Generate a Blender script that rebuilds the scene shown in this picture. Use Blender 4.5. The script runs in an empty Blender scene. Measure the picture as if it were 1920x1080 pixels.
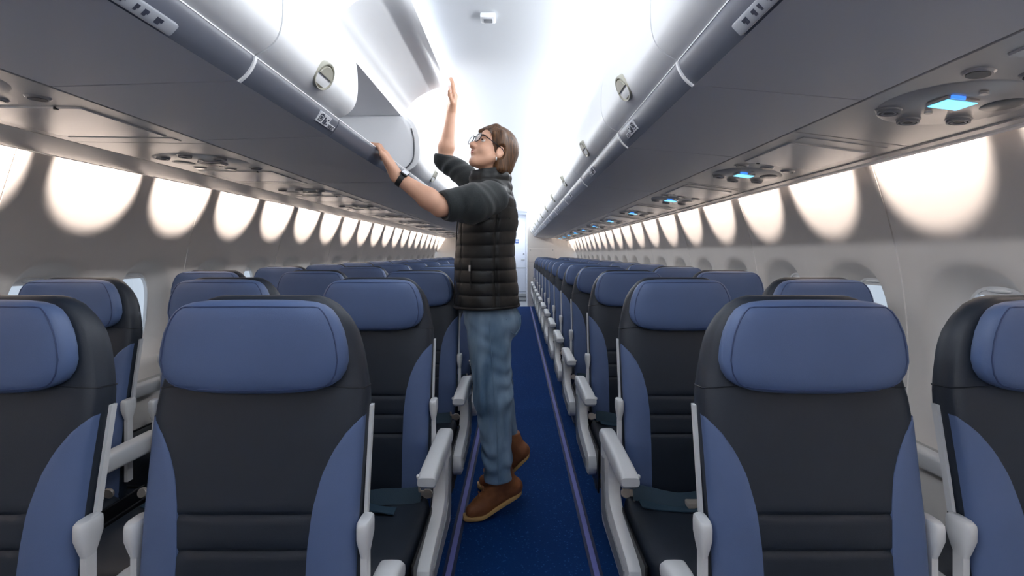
import bpy, bmesh, math, random
import numpy as np
from mathutils import Vector, Matrix

S = bpy.context.scene
COL = S.collection
random.seed(7)
R = math.radians
EYE = 1.24                       # camera height above the cabin floor

# ------------------------------------------------------------------ camera
cam = bpy.data.cameras.new('camera')
cam.lens = 18.0; cam.sensor_width = 36.0
cam.shift_x = -10 / 1920; cam.shift_y = -65 / 1920
cam.clip_start = 0.02
camo = bpy.data.objects.new('camera', cam); COL.objects.link(camo)
camo.location = (0, 0, EYE); camo.rotation_euler = (R(90), 0, 0)
S.camera = camo

# ------------------------------------------------------------------ world, exposure, big lights
S.view_settings.view_transform = 'Standard'; S.view_settings.look = 'None'
S.view_settings.gamma = 1; S.view_settings.use_curve_mapping = False
S.view_settings.exposure = 0.0
S.cycles.use_denoising = True
S.cycles.max_bounces = 10; S.cycles.diffuse_bounces = 6
W = bpy.data.worlds.new('daylight'); S.world = W; W.use_nodes = True
W.node_tree.nodes['Background'].inputs[0].default_value = (0.80, 0.88, 1.0, 1)
W.node_tree.nodes['Background'].inputs[1].default_value = 0.85

Y0, Y1 = -2.3, 12.0              # cabin from behind the camera to the rear partitions
def area(name, loc, rot, sx, sy, power, color):
    l = bpy.data.lights.new(name, 'AREA'); l.shape = 'RECTANGLE'; l.size = sx; l.size_y = sy
    l.energy = power; l.color = color
    o = bpy.data.objects.new(name, l); COL.objects.link(o); o.location = loc; o.rotation_euler = rot
    return o
COVE_W = 68.0
area('cove_light', (0.405, (Y0 + Y1) / 2, EYE + 0.775), (0, R(180 - 73), 0), 0.035, Y1 - Y0 - 0.1, COVE_W, (0.95, 0.975, 1.0))
area('cove_light', (-0.625, (Y0 + Y1) / 2, EYE + 0.775), (0, R(180 + 73), 0), 0.035, Y1 - Y0 - 0.1, COVE_W, (0.95, 0.975, 1.0))
area('galley_light', (-0.1, 12.6, EYE + 0.97), (0, 0, 0), 0.8, 0.6, 9.0, (0.95, 0.98, 1.0))
SPOT_W = 4.6
SPOT_COL = (1.0, 0.86, 0.77)

# ------------------------------------------------------------------ materials
def srgb(r, g, b):
    f = lambda c: (c / 255 / 12.92) if c <= 10 else ((c / 255 + 0.055) / 1.055) ** 2.4
    return (f(r), f(g), f(b), 1)
def mat(name, col, rough=0.5, metal=0.0, spec=0.5, noise=0.0, nscale=60, bump=0.0, bscale=200, sheen=0.0, emit=None, estr=0.0, coat=0.0):
    m = bpy.data.materials.new(name); m.use_nodes = True
    nt = m.node_tree; b = nt.nodes['Principled BSDF']
    b.inputs['Base Color'].default_value = col
    b.inputs['Roughness'].default_value = rough; b.inputs['Metallic'].default_value = metal
    b.inputs['Specular IOR Level'].default_value = spec
    b.inputs['Sheen Weight'].default_value = sheen; b.inputs['Coat Weight'].default_value = coat
    tc = nt.nodes.new('ShaderNodeTexCoord')
    if noise:
        n = nt.nodes.new('ShaderNodeTexNoise'); n.inputs['Scale'].default_value = nscale; n.inputs['Detail'].default_value = 3
        nt.links.new(tc.outputs['Object'], n.inputs['Vector'])
        r = nt.nodes.new('ShaderNodeValToRGB')
        r.color_ramp.elements[0].position = 0.3; r.color_ramp.elements[1].position = 0.7
        r.color_ramp.elements[0].color = tuple(c * (1 - noise) for c in col[:3]) + (1,)
        r.color_ramp.elements[1].color = tuple(min(1, c * (1 + noise)) for c in col[:3]) + (1,)
        nt.links.new(n.outputs['Fac'], r.inputs['Fac']); nt.links.new(r.outputs['Color'], b.inputs['Base Color'])
    if bump:
        n2 = nt.nodes.new('ShaderNodeTexNoise'); n2.inputs['Scale'].default_value = bscale; n2.inputs['Detail'].default_value = 2
        nt.links.new(tc.outputs['Object'], n2.inputs['Vector'])
        bp = nt.nodes.new('ShaderNodeBump'); bp.inputs['Strength'].default_value = bump; bp.inputs['Distance'].default_value = 0.002
        nt.links.new(n2.outputs['Fac'], bp.inputs['Height']); nt.links.new(bp.outputs['Normal'], b.inputs['Normal'])
    if emit:
        b.inputs['Emission Color'].default_value = emit; b.inputs['Emission Strength'].default_value = estr
    return m
M = {}
M['wall'] = mat('wall_plastic', srgb(232, 227, 222), 0.45, noise=0.015, nscale=8)
M['wall_low'] = mat('lower_wall_plastic', srgb(228, 225, 221), 0.5)
M['rail'] = mat('rail_grey', srgb(170, 172, 172), 0.4)
M['ceiling'] = mat('ceiling_white', srgb(204, 208, 213), 0.5)
M['bin'] = mat('bin_white', srgb(240, 241, 243), 0.38, noise=0.01, nscale=5)
M['bin_bottom'] = mat('bin_bottom_grey', srgb(206, 207, 211), 0.4, bump=0.08, bscale=900)
M['lip'] = mat('lip_grey', srgb(100, 104, 116), 0.34)
M['white'] = mat('white_plastic', srgb(240, 241, 243), 0.4)
M['seal'] = mat('dark_seal', srgb(96, 98, 102), 0.6)
M['psu'] = mat('service_panel_grey', srgb(192, 189, 186), 0.28, metal=0.25)
M['psu_lt'] = mat('service_panel_door', srgb(222, 219, 216), 0.24, metal=0.25)
M['psu_dk'] = mat('service_recess_grey', srgb(120, 120, 120), 0.35, metal=0.2)
M['black'] = mat('black_plastic', srgb(26, 27, 29), 0.45)
M['lens'] = mat('reading_lens', srgb(92, 93, 95), 0.12)
M['sign_blue'] = mat('sign_blue', srgb(60, 130, 235), 0.3, emit=srgb(70, 140, 255), estr=1.1)
M['sign_cyan'] = mat('sign_cyan', srgb(120, 215, 255), 0.3, emit=srgb(120, 215, 255), estr=1.6)
M['sign_off'] = mat('sign_unlit', srgb(98, 100, 104), 0.2)
M['latch'] = mat('latch_beige', srgb(170, 168, 154), 0.35)
M['latch_in'] = mat('latch_dish', srgb(92, 90, 78), 0.45)
M['navy'] = mat('seat_navy_leather', srgb(30, 39, 52), 0.5, noise=0.05, nscale=20, bump=0.12, bscale=700)
M['blue'] = mat('seat_blue_leather', srgb(87, 107, 147), 0.5, noise=0.03, nscale=14, bump=0.12, bscale=700)
M['seam_dark'] = mat('seat_seam_dark', srgb(20, 26, 36), 0.55)
M['pipe'] = mat('seat_seam', srgb(58, 74, 112), 0.55)
M['grey'] = mat('armrest_grey', srgb(222, 224, 226), 0.42)
M['grey_dk'] = mat('frame_grey', srgb(140, 143, 148), 0.45)
M['frame'] = mat('frame_dark', srgb(30, 32, 36), 0.4, metal=0.3)
M['belt'] = mat('belt_teal', srgb(40, 66, 84), 0.6, bump=0.3, bscale=500)
M['metal'] = mat('belt_metal', srgb(214, 204, 194), 0.3, metal=0.6)
M['strip'] = mat('floor_strip', srgb(120, 124, 196), 0.35)
M['strip_edge'] = mat('floor_strip_edge', srgb(22, 36, 78), 0.5)
M['galley'] = mat('galley_floor', srgb(190, 192, 196), 0.4)
M['door'] = mat('lavatory_door', srgb(232, 236, 244), 0.4)
M['sign'] = mat('sign_print_blue', srgb(40, 92, 170), 0.5)
M['print'] = mat('print_dark', srgb(58, 62, 78), 0.6)
M['label'] = mat('placard_white', srgb(222, 224, 230), 0.45)
M['placard'] = mat('placard_grey', srgb(170, 174, 182), 0.4)
M['skin'] = mat('skin', srgb(212, 163, 136), 0.5, noise=0.05, nscale=25)
M['lips'] = mat('lips', srgb(200, 124, 120), 0.42)
M['eyewhite'] = mat('eye_white', srgb(230, 225, 220), 0.2)
M['iris'] = mat('iris', srgb(60, 45, 35), 0.15)
M['vest'] = mat('vest_black', srgb(19, 20, 21), 0.5, bump=0.5, bscale=38)
M['fleece'] = mat('fleece_dark', srgb(26, 33, 35), 0.85, noise=0.15, nscale=90, bump=0.4, bscale=220, sheen=0.2)
M['boot'] = mat('boot_brown', srgb(146, 90, 54), 0.55, noise=0.15, nscale=40, bump=0.2, bscale=200)
M['sole'] = mat('boot_sole', srgb(204, 166, 106), 0.6)
M['zip'] = mat('zip_metal', srgb(190, 190, 190), 0.35, metal=0.6)
M['glasses'] = mat('glasses_frame', srgb(24, 24, 27), 0.3)

def glass_mat(name, tint, fac):
    m = bpy.data.materials.new(name); m.use_nodes = True; nt = m.node_tree; nt.nodes.clear()
    o = nt.nodes.new('ShaderNodeOutputMaterial'); mx = nt.nodes.new('ShaderNodeMixShader')
    t = nt.nodes.new('ShaderNodeBsdfTransparent'); t.inputs[0].default_value = tint
    g = nt.nodes.new('ShaderNodeBsdfGlossy'); g.inputs['Roughness'].default_value = 0.03
    lw = nt.nodes.new('ShaderNodeLayerWeight'); pw = nt.nodes.new('ShaderNodeMath'); pw.operation = 'POWER'; pw.inputs[1].default_value = 4.0
    f = nt.nodes.new('ShaderNodeMath'); f.operation = 'MULTIPLY_ADD'; f.inputs[1].default_value = 0.6; f.inputs[2].default_value = fac
    nt.links.new(lw.outputs['Facing'], pw.inputs[0]); nt.links.new(pw.outputs[0], f.inputs[0])
    nt.links.new(f.outputs[0], mx.inputs[0]); nt.links.new(t.outputs[0], mx.inputs[1]); nt.links.new(g.outputs[0], mx.inputs[2])
    nt.links.new(mx.outputs[0], o.inputs[0]); return m
M['glass'] = glass_mat('window_glass', (0.92, 0.95, 0.97, 1), 0.04)
M['lensglass'] = glass_mat('spectacle_glass', (0.97, 0.98, 0.98, 1), 0.30)

def carpet_mat():
    m = bpy.data.materials.new('blue_carpet'); m.use_nodes = True; nt = m.node_tree; b = nt.nodes['Principled BSDF']
    tc = nt.nodes.new('ShaderNodeTexCoord')
    v = nt.nodes.new('ShaderNodeTexVoronoi'); v.inputs['Scale'].default_value = 62
    nt.links.new(tc.outputs['Object'], v.inputs['Vector'])
    r = nt.nodes.new('ShaderNodeValToRGB'); e = r.color_ramp.elements
    e[0].position = 0.10; e[0].color = srgb(40, 98, 168); e[1].position = 0.26; e[1].color = srgb(2, 58, 124)
    nt.links.new(v.outputs['Distance'], r.inputs['Fac'])
    n = nt.nodes.new('ShaderNodeTexNoise'); n.inputs['Scale'].default_value = 420
    nt.links.new(tc.outputs['Object'], n.inputs['Vector'])
    mx = nt.nodes.new('ShaderNodeMix'); mx.data_type = 'RGBA'; mx.blend_type = 'MULTIPLY'; mx.inputs['Factor'].default_value = 0.45
    nt.links.new(r.outputs['Color'], mx.inputs['A']); nt.links.new(n.outputs['Fac'], mx.inputs['B'])
    nt.links.new(mx.outputs['Result'], b.inputs['Base Color'])
    b.inputs['Roughness'].default_value = 0.9; b.inputs['Specular IOR Level'].default_value = 0.2
    bp = nt.nodes.new('ShaderNodeBump'); bp.inputs['Strength'].default_value = 0.6; bp.inputs['Distance'].default_value = 0.003
    nt.links.new(n.outputs['Fac'], bp.inputs['Height']); nt.links.new(bp.outputs['Normal'], b.inputs['Normal'])
    return m
M['carpet'] = carpet_mat()
def denim_mat():
    m = bpy.data.materials.new('denim'); m.use_nodes = True; nt = m.node_tree; b = nt.nodes['Principled BSDF']
    tc = nt.nodes.new('ShaderNodeTexCoord')
    n = nt.nodes.new('ShaderNodeTexNoise'); n.inputs['Scale'].default_value = 7; n.inputs['Detail'].default_value = 5
    mp = nt.nodes.new('ShaderNodeMapping'); mp.inputs['Scale'].default_value = (1.4, 1.4, 0.5)
    nt.links.new(tc.outputs['Object'], mp.inputs['Vector']); nt.links.new(mp.outputs['Vector'], n.inputs['Vector'])
    r = nt.nodes.new('ShaderNodeValToRGB'); e = r.color_ramp.elements
    e[0].position = 0.32; e[0].color = srgb(76, 108, 138); e[1].position = 0.68; e[1].color = srgb(148, 174, 198)
    nt.links.new(n.outputs['Fac'], r.inputs['Fac']); nt.links.new(r.outputs['Color'], b.inputs['Base Color'])
    b.inputs['Roughness'].default_value = 0.85
    n2 = nt.nodes.new('ShaderNodeTexNoise'); n2.inputs['Scale'].default_value = 500
    nt.links.new(tc.outputs['Object'], n2.inputs['Vector'])
    bp = nt.nodes.new('ShaderNodeBump'); bp.inputs['Strength'].default_value = 0.3; bp.inputs['Distance'].default_value = 0.001
    nt.links.new(n2.outputs['Fac'], bp.inputs['Height']); nt.links.new(bp.outputs['Normal'], b.inputs['Normal'])
    return m
M['denim'] = denim_mat()
def hair_mat():
    m = bpy.data.materials.new('brown_hair'); m.use_nodes = True; nt = m.node_tree; b = nt.nodes['Principled BSDF']
    tc = nt.nodes.new('ShaderNodeTexCoord')
    mp = nt.nodes.new('ShaderNodeMapping'); mp.inputs['Scale'].default_value = (140, 140, 10); mp.inputs['Rotation'].default_value = (0, R(-12), 0)
    n = nt.nodes.new('ShaderNodeTexNoise'); n.inputs['Scale'].default_value = 1; n.inputs['Detail'].default_value = 3
    nt.links.new(tc.outputs['Object'], mp.inputs['Vector']); nt.links.new(mp.outputs['Vector'], n.inputs['Vector'])
    r = nt.nodes.new('ShaderNodeValToRGB'); e = r.color_ramp.elements
    e[0].position = 0.3; e[0].color = srgb(44, 28, 19); e[1].position = 0.75; e[1].color = srgb(112, 78, 50)
    nt.links.new(n.outputs['Fac'], r.inputs['Fac']); nt.links.new(r.outputs['Color'], b.inputs['Base Color'])
    b.inputs['Roughness'].default_value = 0.5; b.inputs['Specular IOR Level'].default_value = 0.3
    bp = nt.nodes.new('ShaderNodeBump'); bp.inputs['Strength'].default_value = 0.7; bp.inputs['Distance'].default_value = 0.004
    nt.links.new(n.outputs['Fac'], bp.inputs['Height']); nt.links.new(bp.outputs['Normal'], b.inputs['Normal'])
    return m
M['hair'] = hair_mat()

# ------------------------------------------------------------------ helpers
def lerp(a, b, t): return a + (b - a) * t
def interp(pts, z):
    return float(np.interp(z, [p[0] for p in pts], [p[1] for p in pts]))
class MB:
    """collects vertices and faces, then becomes one mesh"""
    def __init__(s): s.v = []; s.f = []
    def add(s, v, f):
        o = len(s.v); s.v += [tuple(p) for p in v]; s.f += [tuple(i + o for i in q) for q in f]; return s
    def box(s, x0, x1, y0, y1, z0, z1, bev=0.0, seg=2):
        bm = bmesh.new(); bmesh.ops.create_cube(bm, size=1)
        for p in bm.verts:
            p.co = Vector((lerp(x0, x1, p.co.x + .5), lerp(y0, y1, p.co.y + .5), lerp(z0, z1, p.co.z + .5)))
        if bev: bmesh.ops.bevel(bm, geom=bm.edges[:], offset=bev, segments=seg, profile=0.5, affect='EDGES')
        return s.bm(bm)
    def bm(s, bm, mtx=None):
        if mtx is not None: bm.transform(mtx)
        bm.verts.index_update()
        s.add([p.co[:] for p in bm.verts], [[q.index for q in f.verts] for f in bm.faces]); bm.free(); return s
    def loft(s, rings, closed=True, caps=True):
        n = len(rings[0]); v = [p for r in rings for p in r]; f = []
        for i in range(len(rings) - 1):
            for j in range(n if closed else n - 1):
                k = (j + 1) % n
                f.append((i * n + j, i * n + k, (i + 1) * n + k, (i + 1) * n + j))
        if caps and closed:
            f.append(tuple(reversed(range(n)))); f.append(tuple((len(rings) - 1) * n + j for j in range(n)))
        return s.add(v, f)
    def prism(s, poly, a0, a1, axis='y'):
        def P(p, a): return {'y': (p[0], a, p[1]), 'x': (a, p[0], p[1]), 'z': (p[0], p[1], a)}[axis]
        return s.loft([[P(p, a0) for p in poly], [P(p, a1) for p in poly]])
    def tube(s, pts, r, n=8, closed=False):
        pts = [Vector(p) for p in pts]; rings = []
        rr = r if isinstance(r, (list, tuple)) else [r] * len(pts)
        L = len(pts); ref = None
        for i, p in enumerate(pts):
            a = pts[(i - 1) % L] if (closed or i > 0) else p; b = pts[(i + 1) % L] if (closed or i < L - 1) else p
            t = (b - a).normalized()
            if ref is None: ref = t.orthogonal().normalized()
            ref = (ref - t * ref.dot(t)).normalized(); w = t.cross(ref)
            rings.append([p + rr[i] * (math.cos(2 * math.pi * k / n) * ref + math.sin(2 * math.pi * k / n) * w) for k in range(n)])
        if closed: rings.append(rings[0])
        return s.loft(rings, caps=not closed)
    def ellipsoid(s, c, r, n=16, m=10, mtx=None):
        rings = []
        for i in range(m + 1):
            a = math.pi * i / m - math.pi / 2
            a = max(-1.55, min(1.55, a))
            ring = []
            for k in range(n):
                p = Vector((r[0] * math.cos(a) * math.cos(2 * math.pi * k / n), r[1] * math.cos(a) * math.sin(2 * math.pi * k / n), r[2] * math.sin(a)))
                if mtx is not None: p = mtx @ p
                ring.append(Vector(c) + p)
            rings.append(ring)
        return s.loft(rings)
    def disc(s, cx, cy, z0, z1, rx, ry=None, n=24, bev=0.0):
        ry = ry or rx
        E = lambda q, z: [(cx + rx * q * math.cos(2 * math.pi * k / n), cy + ry * q * math.sin(2 * math.pi * k / n), z) for k in range(n)]
        if bev: return s.loft([E(1, z0), E(1, lerp(z0, z1, .6)), E(1 - bev, z1)])
        return s.loft([E(1, z0), E(1, z1)])
    def ringdisc(s, cx, cy, z0, z1, ro, ri, n=24, ry=1.0):
        E = lambda r, z: [(cx + r * math.cos(2 * math.pi * k / n), cy + ry * r * math.sin(2 * math.pi * k / n), z) for k in range(n)]
        rr = [E(ro, z0), E(ro, z1), E(ri, z1), E(ri, z0)]
        return s.loft(rr + [rr[0]], caps=False)
    def xf(s, mtx):
        s.v = [tuple(mtx @ Vector(p)) for p in s.v]; return s
    def mesh(s, name, m, smooth=40):
        me = bpy.data.meshes.new(name); me.from_pydata(s.v, [], s.f); me.materials.append(M[m] if isinstance(m, str) else m)
        bm = bmesh.new(); bm.from_mesh(me); bmesh.ops.recalc_face_normals(bm, faces=bm.faces); bm.to_mesh(me); bm.free()
        if smooth:
            me.shade_smooth(); me.set_sharp_from_angle(angle=R(smooth))
        return me
    def obj(s, name, m, parent=None, smooth=40):
        return link(name, s.mesh(name, m, smooth), parent)
def link(name, me, parent=None):
    o = bpy.data.objects.new(name, me); COL.objects.link(o)
    if parent is not None: o.parent = parent
    return o
def tag(o, label=None, cat=None, group=None, kind=None):
    if label: o['label'] = label
    if cat: o['category'] = cat
    if group: o['group'] = group
    if kind: o['kind'] = kind
    return o
def empty(name, loc=(0, 0, 0)):
    o = bpy.data.objects.new(name, None); COL.objects.link(o); o.location = loc; o.empty_display_size = 0.1; return o
def dup(root, loc, parent=None):
    r = root.copy(); COL.objects.link(r); r.location = loc
    def rec(a, b):
        for ch in list(a.children):
            c = ch.copy(); COL.objects.link(c); c.parent = b; rec(ch, c)
    rec(root, r); return r
ORD = ['first', 'second', 'third', 'fourth', 'fifth', 'sixth', 'seventh', 'eighth', 'ninth', 'tenth', 'eleventh', 'twelfth',
       'thirteenth', 'fourteenth', 'fifteenth', 'sixteenth', 'seventeenth', 'eighteenth', 'nineteenth', 'twentieth', 'twenty-first', 'twenty-second']
SIDE = {-1: 'three-seat side', 1: 'two-seat side'}

# ------------------------------------------------------------------ the setting
tag(MB().box(-1.95, 1.45, Y0, 11.95, -0.05, 0.0).obj('floor', 'carpet', smooth=0), 'dark blue speckled carpet running down the cabin aisle', 'floor', kind='structure')
tag(MB().box(-1.95, 1.45, 11.95, 13.4, -0.05, 0.002).obj('floor', 'galley', smooth=0), 'pale grey galley floor beyond the end of the blue carpet', 'floor', kind='structure')

PROF = {1: [(0, 1.17), (.30, 1.25), (.58, 1.335), (.80, 1.362), (1.0, 1.357), (1.19, 1.333), (1.39, 1.285), (1.55, 1.236), (1.72, 1.19)],
        -1: [(0, 1.70), (.30, 1.79), (.58, 1.865), (.80, 1.888), (1.0, 1.882), (1.19, 1.858), (1.39, 1.812), (1.61, 1.742), (1.78, 1.69)]}
def smooth_profile(pts):
    z = np.array([p[0] for p in pts]); x = np.array([p[1] for p in pts])
    g = np.gradient(x, z)
    def f(q):
        q = min(max(q, z[0]), z[-1]); i = min(np.searchsorted(z, q, 'right') - 1, len(z) - 2); i = max(i, 0)
        h = z[i + 1] - z[i]; t = (q - z[i]) / h
        return (2*t**3-3*t**2+1)*x[i] + (t**3-2*t**2+t)*h*g[i] + (-2*t**3+3*t**2)*x[i+1] + (t**3-t**2)*h*g[i+1]
    return f
WX = {s: smooth_profile(PROF[s]) for s in (1, -1)}
ZTOP = {1: 1.72, -1: 1.78}
WIN = 0.54; W0 = 1.515; ZC = 0.955
def sgnpow(c, e): return math.copysign(abs(c) ** e, c)

def wall_panel_mesh(s):
    X = WX[s]; b = MB(); zlo, zhi = 0.60, 1.27; hw = WIN / 2
    angs = sorted([2 * math.pi * k / 48 for k in range(48)] + [math.atan2(sz * ((zhi - ZC) if sz > 0 else (ZC - zlo)), sx * hw) % (2 * math.pi) for sx in (1, -1) for sz in (1, -1)])
    def rect(a):
        c, q = math.cos(a), math.sin(a)
        tx = hw / abs(c) if abs(c) > 1e-9 else 1e9
        tz = ((zhi - ZC) if q > 0 else (ZC - zlo)) / abs(q) if abs(q) > 1e-9 else 1e9
        t = min(tx, tz); return (c * t, q * t)
    def sup(a, ra, rb, n=2.7):
        c, q = math.cos(a), math.sin(a)
        r = (abs(c / ra) ** n + abs(q / rb) ** n) ** (-1 / n); return (c * r, q * r)
    for cy in (-hw, hw):
        rings = []
        for kind, val, dep in (('l', 0, 0), ('l', .35, 0), ('l', .7, 0), ('l', 1, 0), ('s', (.176, .243), .010), ('s', (.160, .225), .030), ('s', (.145, .206), .055), ('s', (.136, .195), .070), ('s', (.128, .186), .082)):
            ring = []
            for a in angs:
                if kind == 'l':
                    p0, p1 = rect(a), sup(a, .188, .255); p = (lerp(p0[0], p1[0], val), lerp(p0[1], p1[1], val))
                else: p = sup(a, *val)
                y, z = cy + p[0], ZC + p[1]
                y = max(min(y, WIN - .003), -WIN + .003)
                ring.append((s * (X(z) + dep), y, z))
            rings.append(ring)
        b.loft(rings, caps=False)
    zs = np.linspace(zhi, ZTOP[s], 13)
    rows = [[(s * X(z), y, z) for y in (-WIN + .003, 0, WIN - .003)] for z in zs]
    b.loft(rows, closed=False)
    # returned edges at the seams
    for y in (-WIN + .003, WIN - .003):
        b.loft([[(s * X(z), y, z), (s * (X(z) + .012), y, z)] for z in np.linspace(.60, ZTOP[s], 30)], closed=False)
    return b
NPAN = range(-2, 10)
for s in (-1, 1):
    X = WX[s]; nm = 'wall_left' if s < 0 else 'wall_right'
    b = MB()
    zz = list(np.linspace(0, .60, 14))
    b.loft([[(s * X(z), Y0, z), (s * X(z), Y1 + 1.5, z)] for z in zz], closed=False)
    zs2 = np.linspace(1.27, ZTOP[s], 10)
    b.loft([[(s * (X(z) + .012), Y0, z), (s * (X(z) + .012), Y1 + 1.5, z)] for z in zs2], closed=False)
    w = tag(b.obj(nm, 'wall_low'), 'pale curved cabin sidewall on the ' + SIDE[s], 'wall', kind='structure')
    MB().prism([(s * (X(.56) - .004), .545), (s * (X(.56) + .01), .545), (s * (X(.62) + .012), .612), (s * (X(.62) - .012), .612), (s * (X(.6) - .022), .602), (s * (X(.56) - .016), .555)], Y0, Y1).obj('rail', 'rail', w)
    for i, y in enumerate(np.arange(Y0 + .4, Y1, 1.08)):
        MB().prism([(s * X(z) - s * .001, z) for z in (.02, .15, .3, .45, .54)] + [(s * X(z) + s * .01, z) for z in (.54, .45, .3, .15, .02)], y - .003, y + .003).obj('groove', 'rail', w)
    pm = wall_panel_mesh(s).mesh('panel', 'wall', 50)
    for k in NPAN:
        o = link('panel', pm, w); o.location = (0, W0 + WIN * (.5 + 2 * k) - WIN * 2 + WIN, 0)
    # windows
    def outline(ra, rb, n=2.7, m=40, zmin=None, zmax=None, off=0.0):
        pts = []
        for k in range(m):
            a = 2 * math.pi * k / m; c, q = math.cos(a), math.sin(a)
            r = (abs(c / ra) ** n + abs(q / rb) ** n) ** (-1 / n); y, z = c * r, ZC + q * r
            if zmin is not None and z < zmin: z = zmin
            if zmax is not None and z > zmax: z = zmax
            pts.append((s * (X(z) + off), y, z))
        return pts
    fr = MB(); r1 = outline(.150, .206, off=.080); r2 = outline(.150, .206, off=.098); r3 = outline(.122, .178, off=.098); r4 = outline(.122, .178, off=.082)
    fr.loft([r1, r2, r3, r4, r1], caps=False); frm = fr.mesh('window', 'white')
    pane = MB().loft([outline(.146, .202, off=.106), outline(.146, .202, off=.109)]).mesh('pane', 'glass')
    shades = []
    for zb in (1.112, 1.10, 1.05, .93):
        sh = MB().loft([outline(.132, .190, zmin=zb, off=.086), outline(.132, .190, zmin=zb, off=.091)]).mesh('shade', 'white')
        gp = MB(); gz = zb + .016
        gp.ellipsoid((s * (X(gz) + .084), 0, gz), (.010, .040, .0055), 14, 8)
        shades.append((sh, gp.mesh('grip', 'white')))
    pat = [0, 0, 0, 1, 2, 0, 0, 1, 0, 0, 3, 0, 0, 1, 0, 0, 2, 0, 0, 0, 0, 0]
    for k in range(-1, 20):
        n = (k + 2) if s < 0 else (k + 23)
        o = tag(link('window_%d' % n, frm), 'oval cabin window, %s along the wall of the %s' % (ORD[k + 1], SIDE[s]), 'window', 'windows of the ' + SIDE[s], 'structure')
        o.location = (0, W0 + WIN * k, 0)
        link('pane', pane, o)
        sm, gm = shades[pat[k + 1] if s > 0 else pat[(k + 8) % 20] if k > 2 else 0]
        so = link('shade', sm, o); link('grip', gm, so)

# ceiling: centre panel, curved coves down to the bin hinges, and the outer hull above
b = MB()
cove = [(-.64, .738), (-.645, .80), (-.625, .87), (-.57, .935), (-.48, .972), (-.36, .99), (-.11, 1.0), (.12, .99), (.25, .972), (.34, .935), (.405, .87), (.425, .80), (.42, .738)]
cs = []
for i in range(len(cove) - 1):
    for t in (0, .5): cs.append((lerp(cove[i][0], cove[i + 1][0], t), lerp(cove[i][1], cove[i + 1][1], t)))
cs.append(cove[-1])
b.loft([[(x, Y0, EYE + z), (x, 13.4, EYE + z)] for x, z in cs], closed=False)
tag(b.obj('ceiling', 'ceiling', smooth=60), 'white cabin ceiling with softly lit curved coves', 'ceiling', kind='structure')
b = MB()
hull = [(-1.80, 1.58), (-1.76, 1.80), (-1.5, 2.15), (-.9, 2.36), (.4, 2.36), (1.0, 2.15), (1.25, 1.80), (1.30, 1.52)]
b.loft([[(x, Y0, z), (x, 13.4, z)] for x, z in hull], closed=False)
tag(b.obj('ceiling', 'wall_low', smooth=60), 'hidden upper fuselage lining above the overhead bins', 'ceiling', kind='structure')
tag(MB().box(-2, 1.5, Y0 - .04, Y0, 0, 2.4).obj('wall_front', 'wall', smooth=0), 'plain pale cabin partition behind the camera', 'wall', kind='structure')

# rear partitions, galley recess, lavatory door
w = tag(MB().box(.235, 1.45, 11.96, 12.02, 0, 2.3).obj('wall_back', 'wall', smooth=0), 'pale rear partition behind the last two-seat row', 'wall', kind='structure')
MB().box(.27, .86, 11.952, 11.962, 1.03, 1.355, .003, 1).obj('panel', 'wall', w)
for x in (.30, .83): MB().disc(x, 0, 0, .004, .012, n=14).xf(Matrix.Translation((0, 11.952, 1.315)) @ Matrix.Rotation(R(90), 4, 'X')).obj('fastener', 'rail', w)
w = tag(MB().box(-2, -.48, 11.96, 12.02, 0, 2.3).obj('wall_back', 'wall', smooth=0), 'pale rear partition behind the last three-seat row', 'wall', kind='structure')
MB().box(-1.15, -.52, 11.952, 11.962, 1.03, 1.355, .003, 1).obj('panel', 'wall', w)
tag(MB().box(.235, .30, 12.02, 13.3, 0, 2.3).obj('wall_side', 'door', smooth=0), 'white side wall of the galley recess by the lavatory door', 'wall', kind='structure')
tag(MB().box(-.55, -.48, 12.02, 13.3, 0, 2.3).obj('wall_side', 'door', smooth=0), 'white side wall of the galley recess behind the person', 'wall', kind='structure')
w = tag(MB().box(-.6, .3, 13.24, 13.32, 0, 2.3).obj('wall_back', 'door', smooth=0), 'white end wall around the lavatory door', 'wall', kind='structure')
D = tag(MB().box(-.42, .215, 13.20, 13.24, .27, 2.04, .004, 2).obj('door_1', 'door'), 'white lavatory door with blue pictogram at the cabin end', 'door', kind='structure')
MB().box(-.42, .215, 13.192, 13.201, .86, .875).obj('trim', 'rail', D)
sg = MB().box(-.055, .035, 13.194, 13.2, 1.50, 1.60, .004, 2).obj('pictogram', 'sign', D)
b = MB(); b.disc(-.03, 0, 0, .003, .009, n=12).xf(Matrix.Translation((0, 13.194, 1.578)) @ Matrix.Rotation(R(90), 4, 'X')); b.box(-.041, -.019, 13.191, 13.194, 1.525, 1.562)
b2 = MB(); b2.disc(.010, 0, 0, .003, .009, n=12).xf(Matrix.Translation((0, 13.194, 1.578)) @ Matrix.Rotation(R(90), 4, 'X')); b2.box(.0, .021, 13.191, 13.194, 1.525, 1.562)
b.add(b2.v, b2.f).obj('figure', 'label', sg)
MB().box(.10, .19, 13.17, 13.2, 1.06, 1.085, .006, 2).obj('handle', 'rail', D)
MB().disc(.165, 0, 0, .012, .022, n=18).xf(Matrix.Translation((0, 13.2, 1.22)) @ Matrix.Rotation(R(90), 4, 'X')).obj('lock', 'grey_dk', D)
for z0, z1 in ((.03, .10), (.13, .20)):
    tag(MB().box(-.44, .225, 13.17, 13.24, z0, z1, .004, 1).obj('trim_%d' % (1 if z0 < .1 else 2), 'rail'), 'grey kick strip below the lavatory door, %s one' % ('lower' if z0 < .1 else 'upper'), 'trim', kind='structure')

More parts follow.
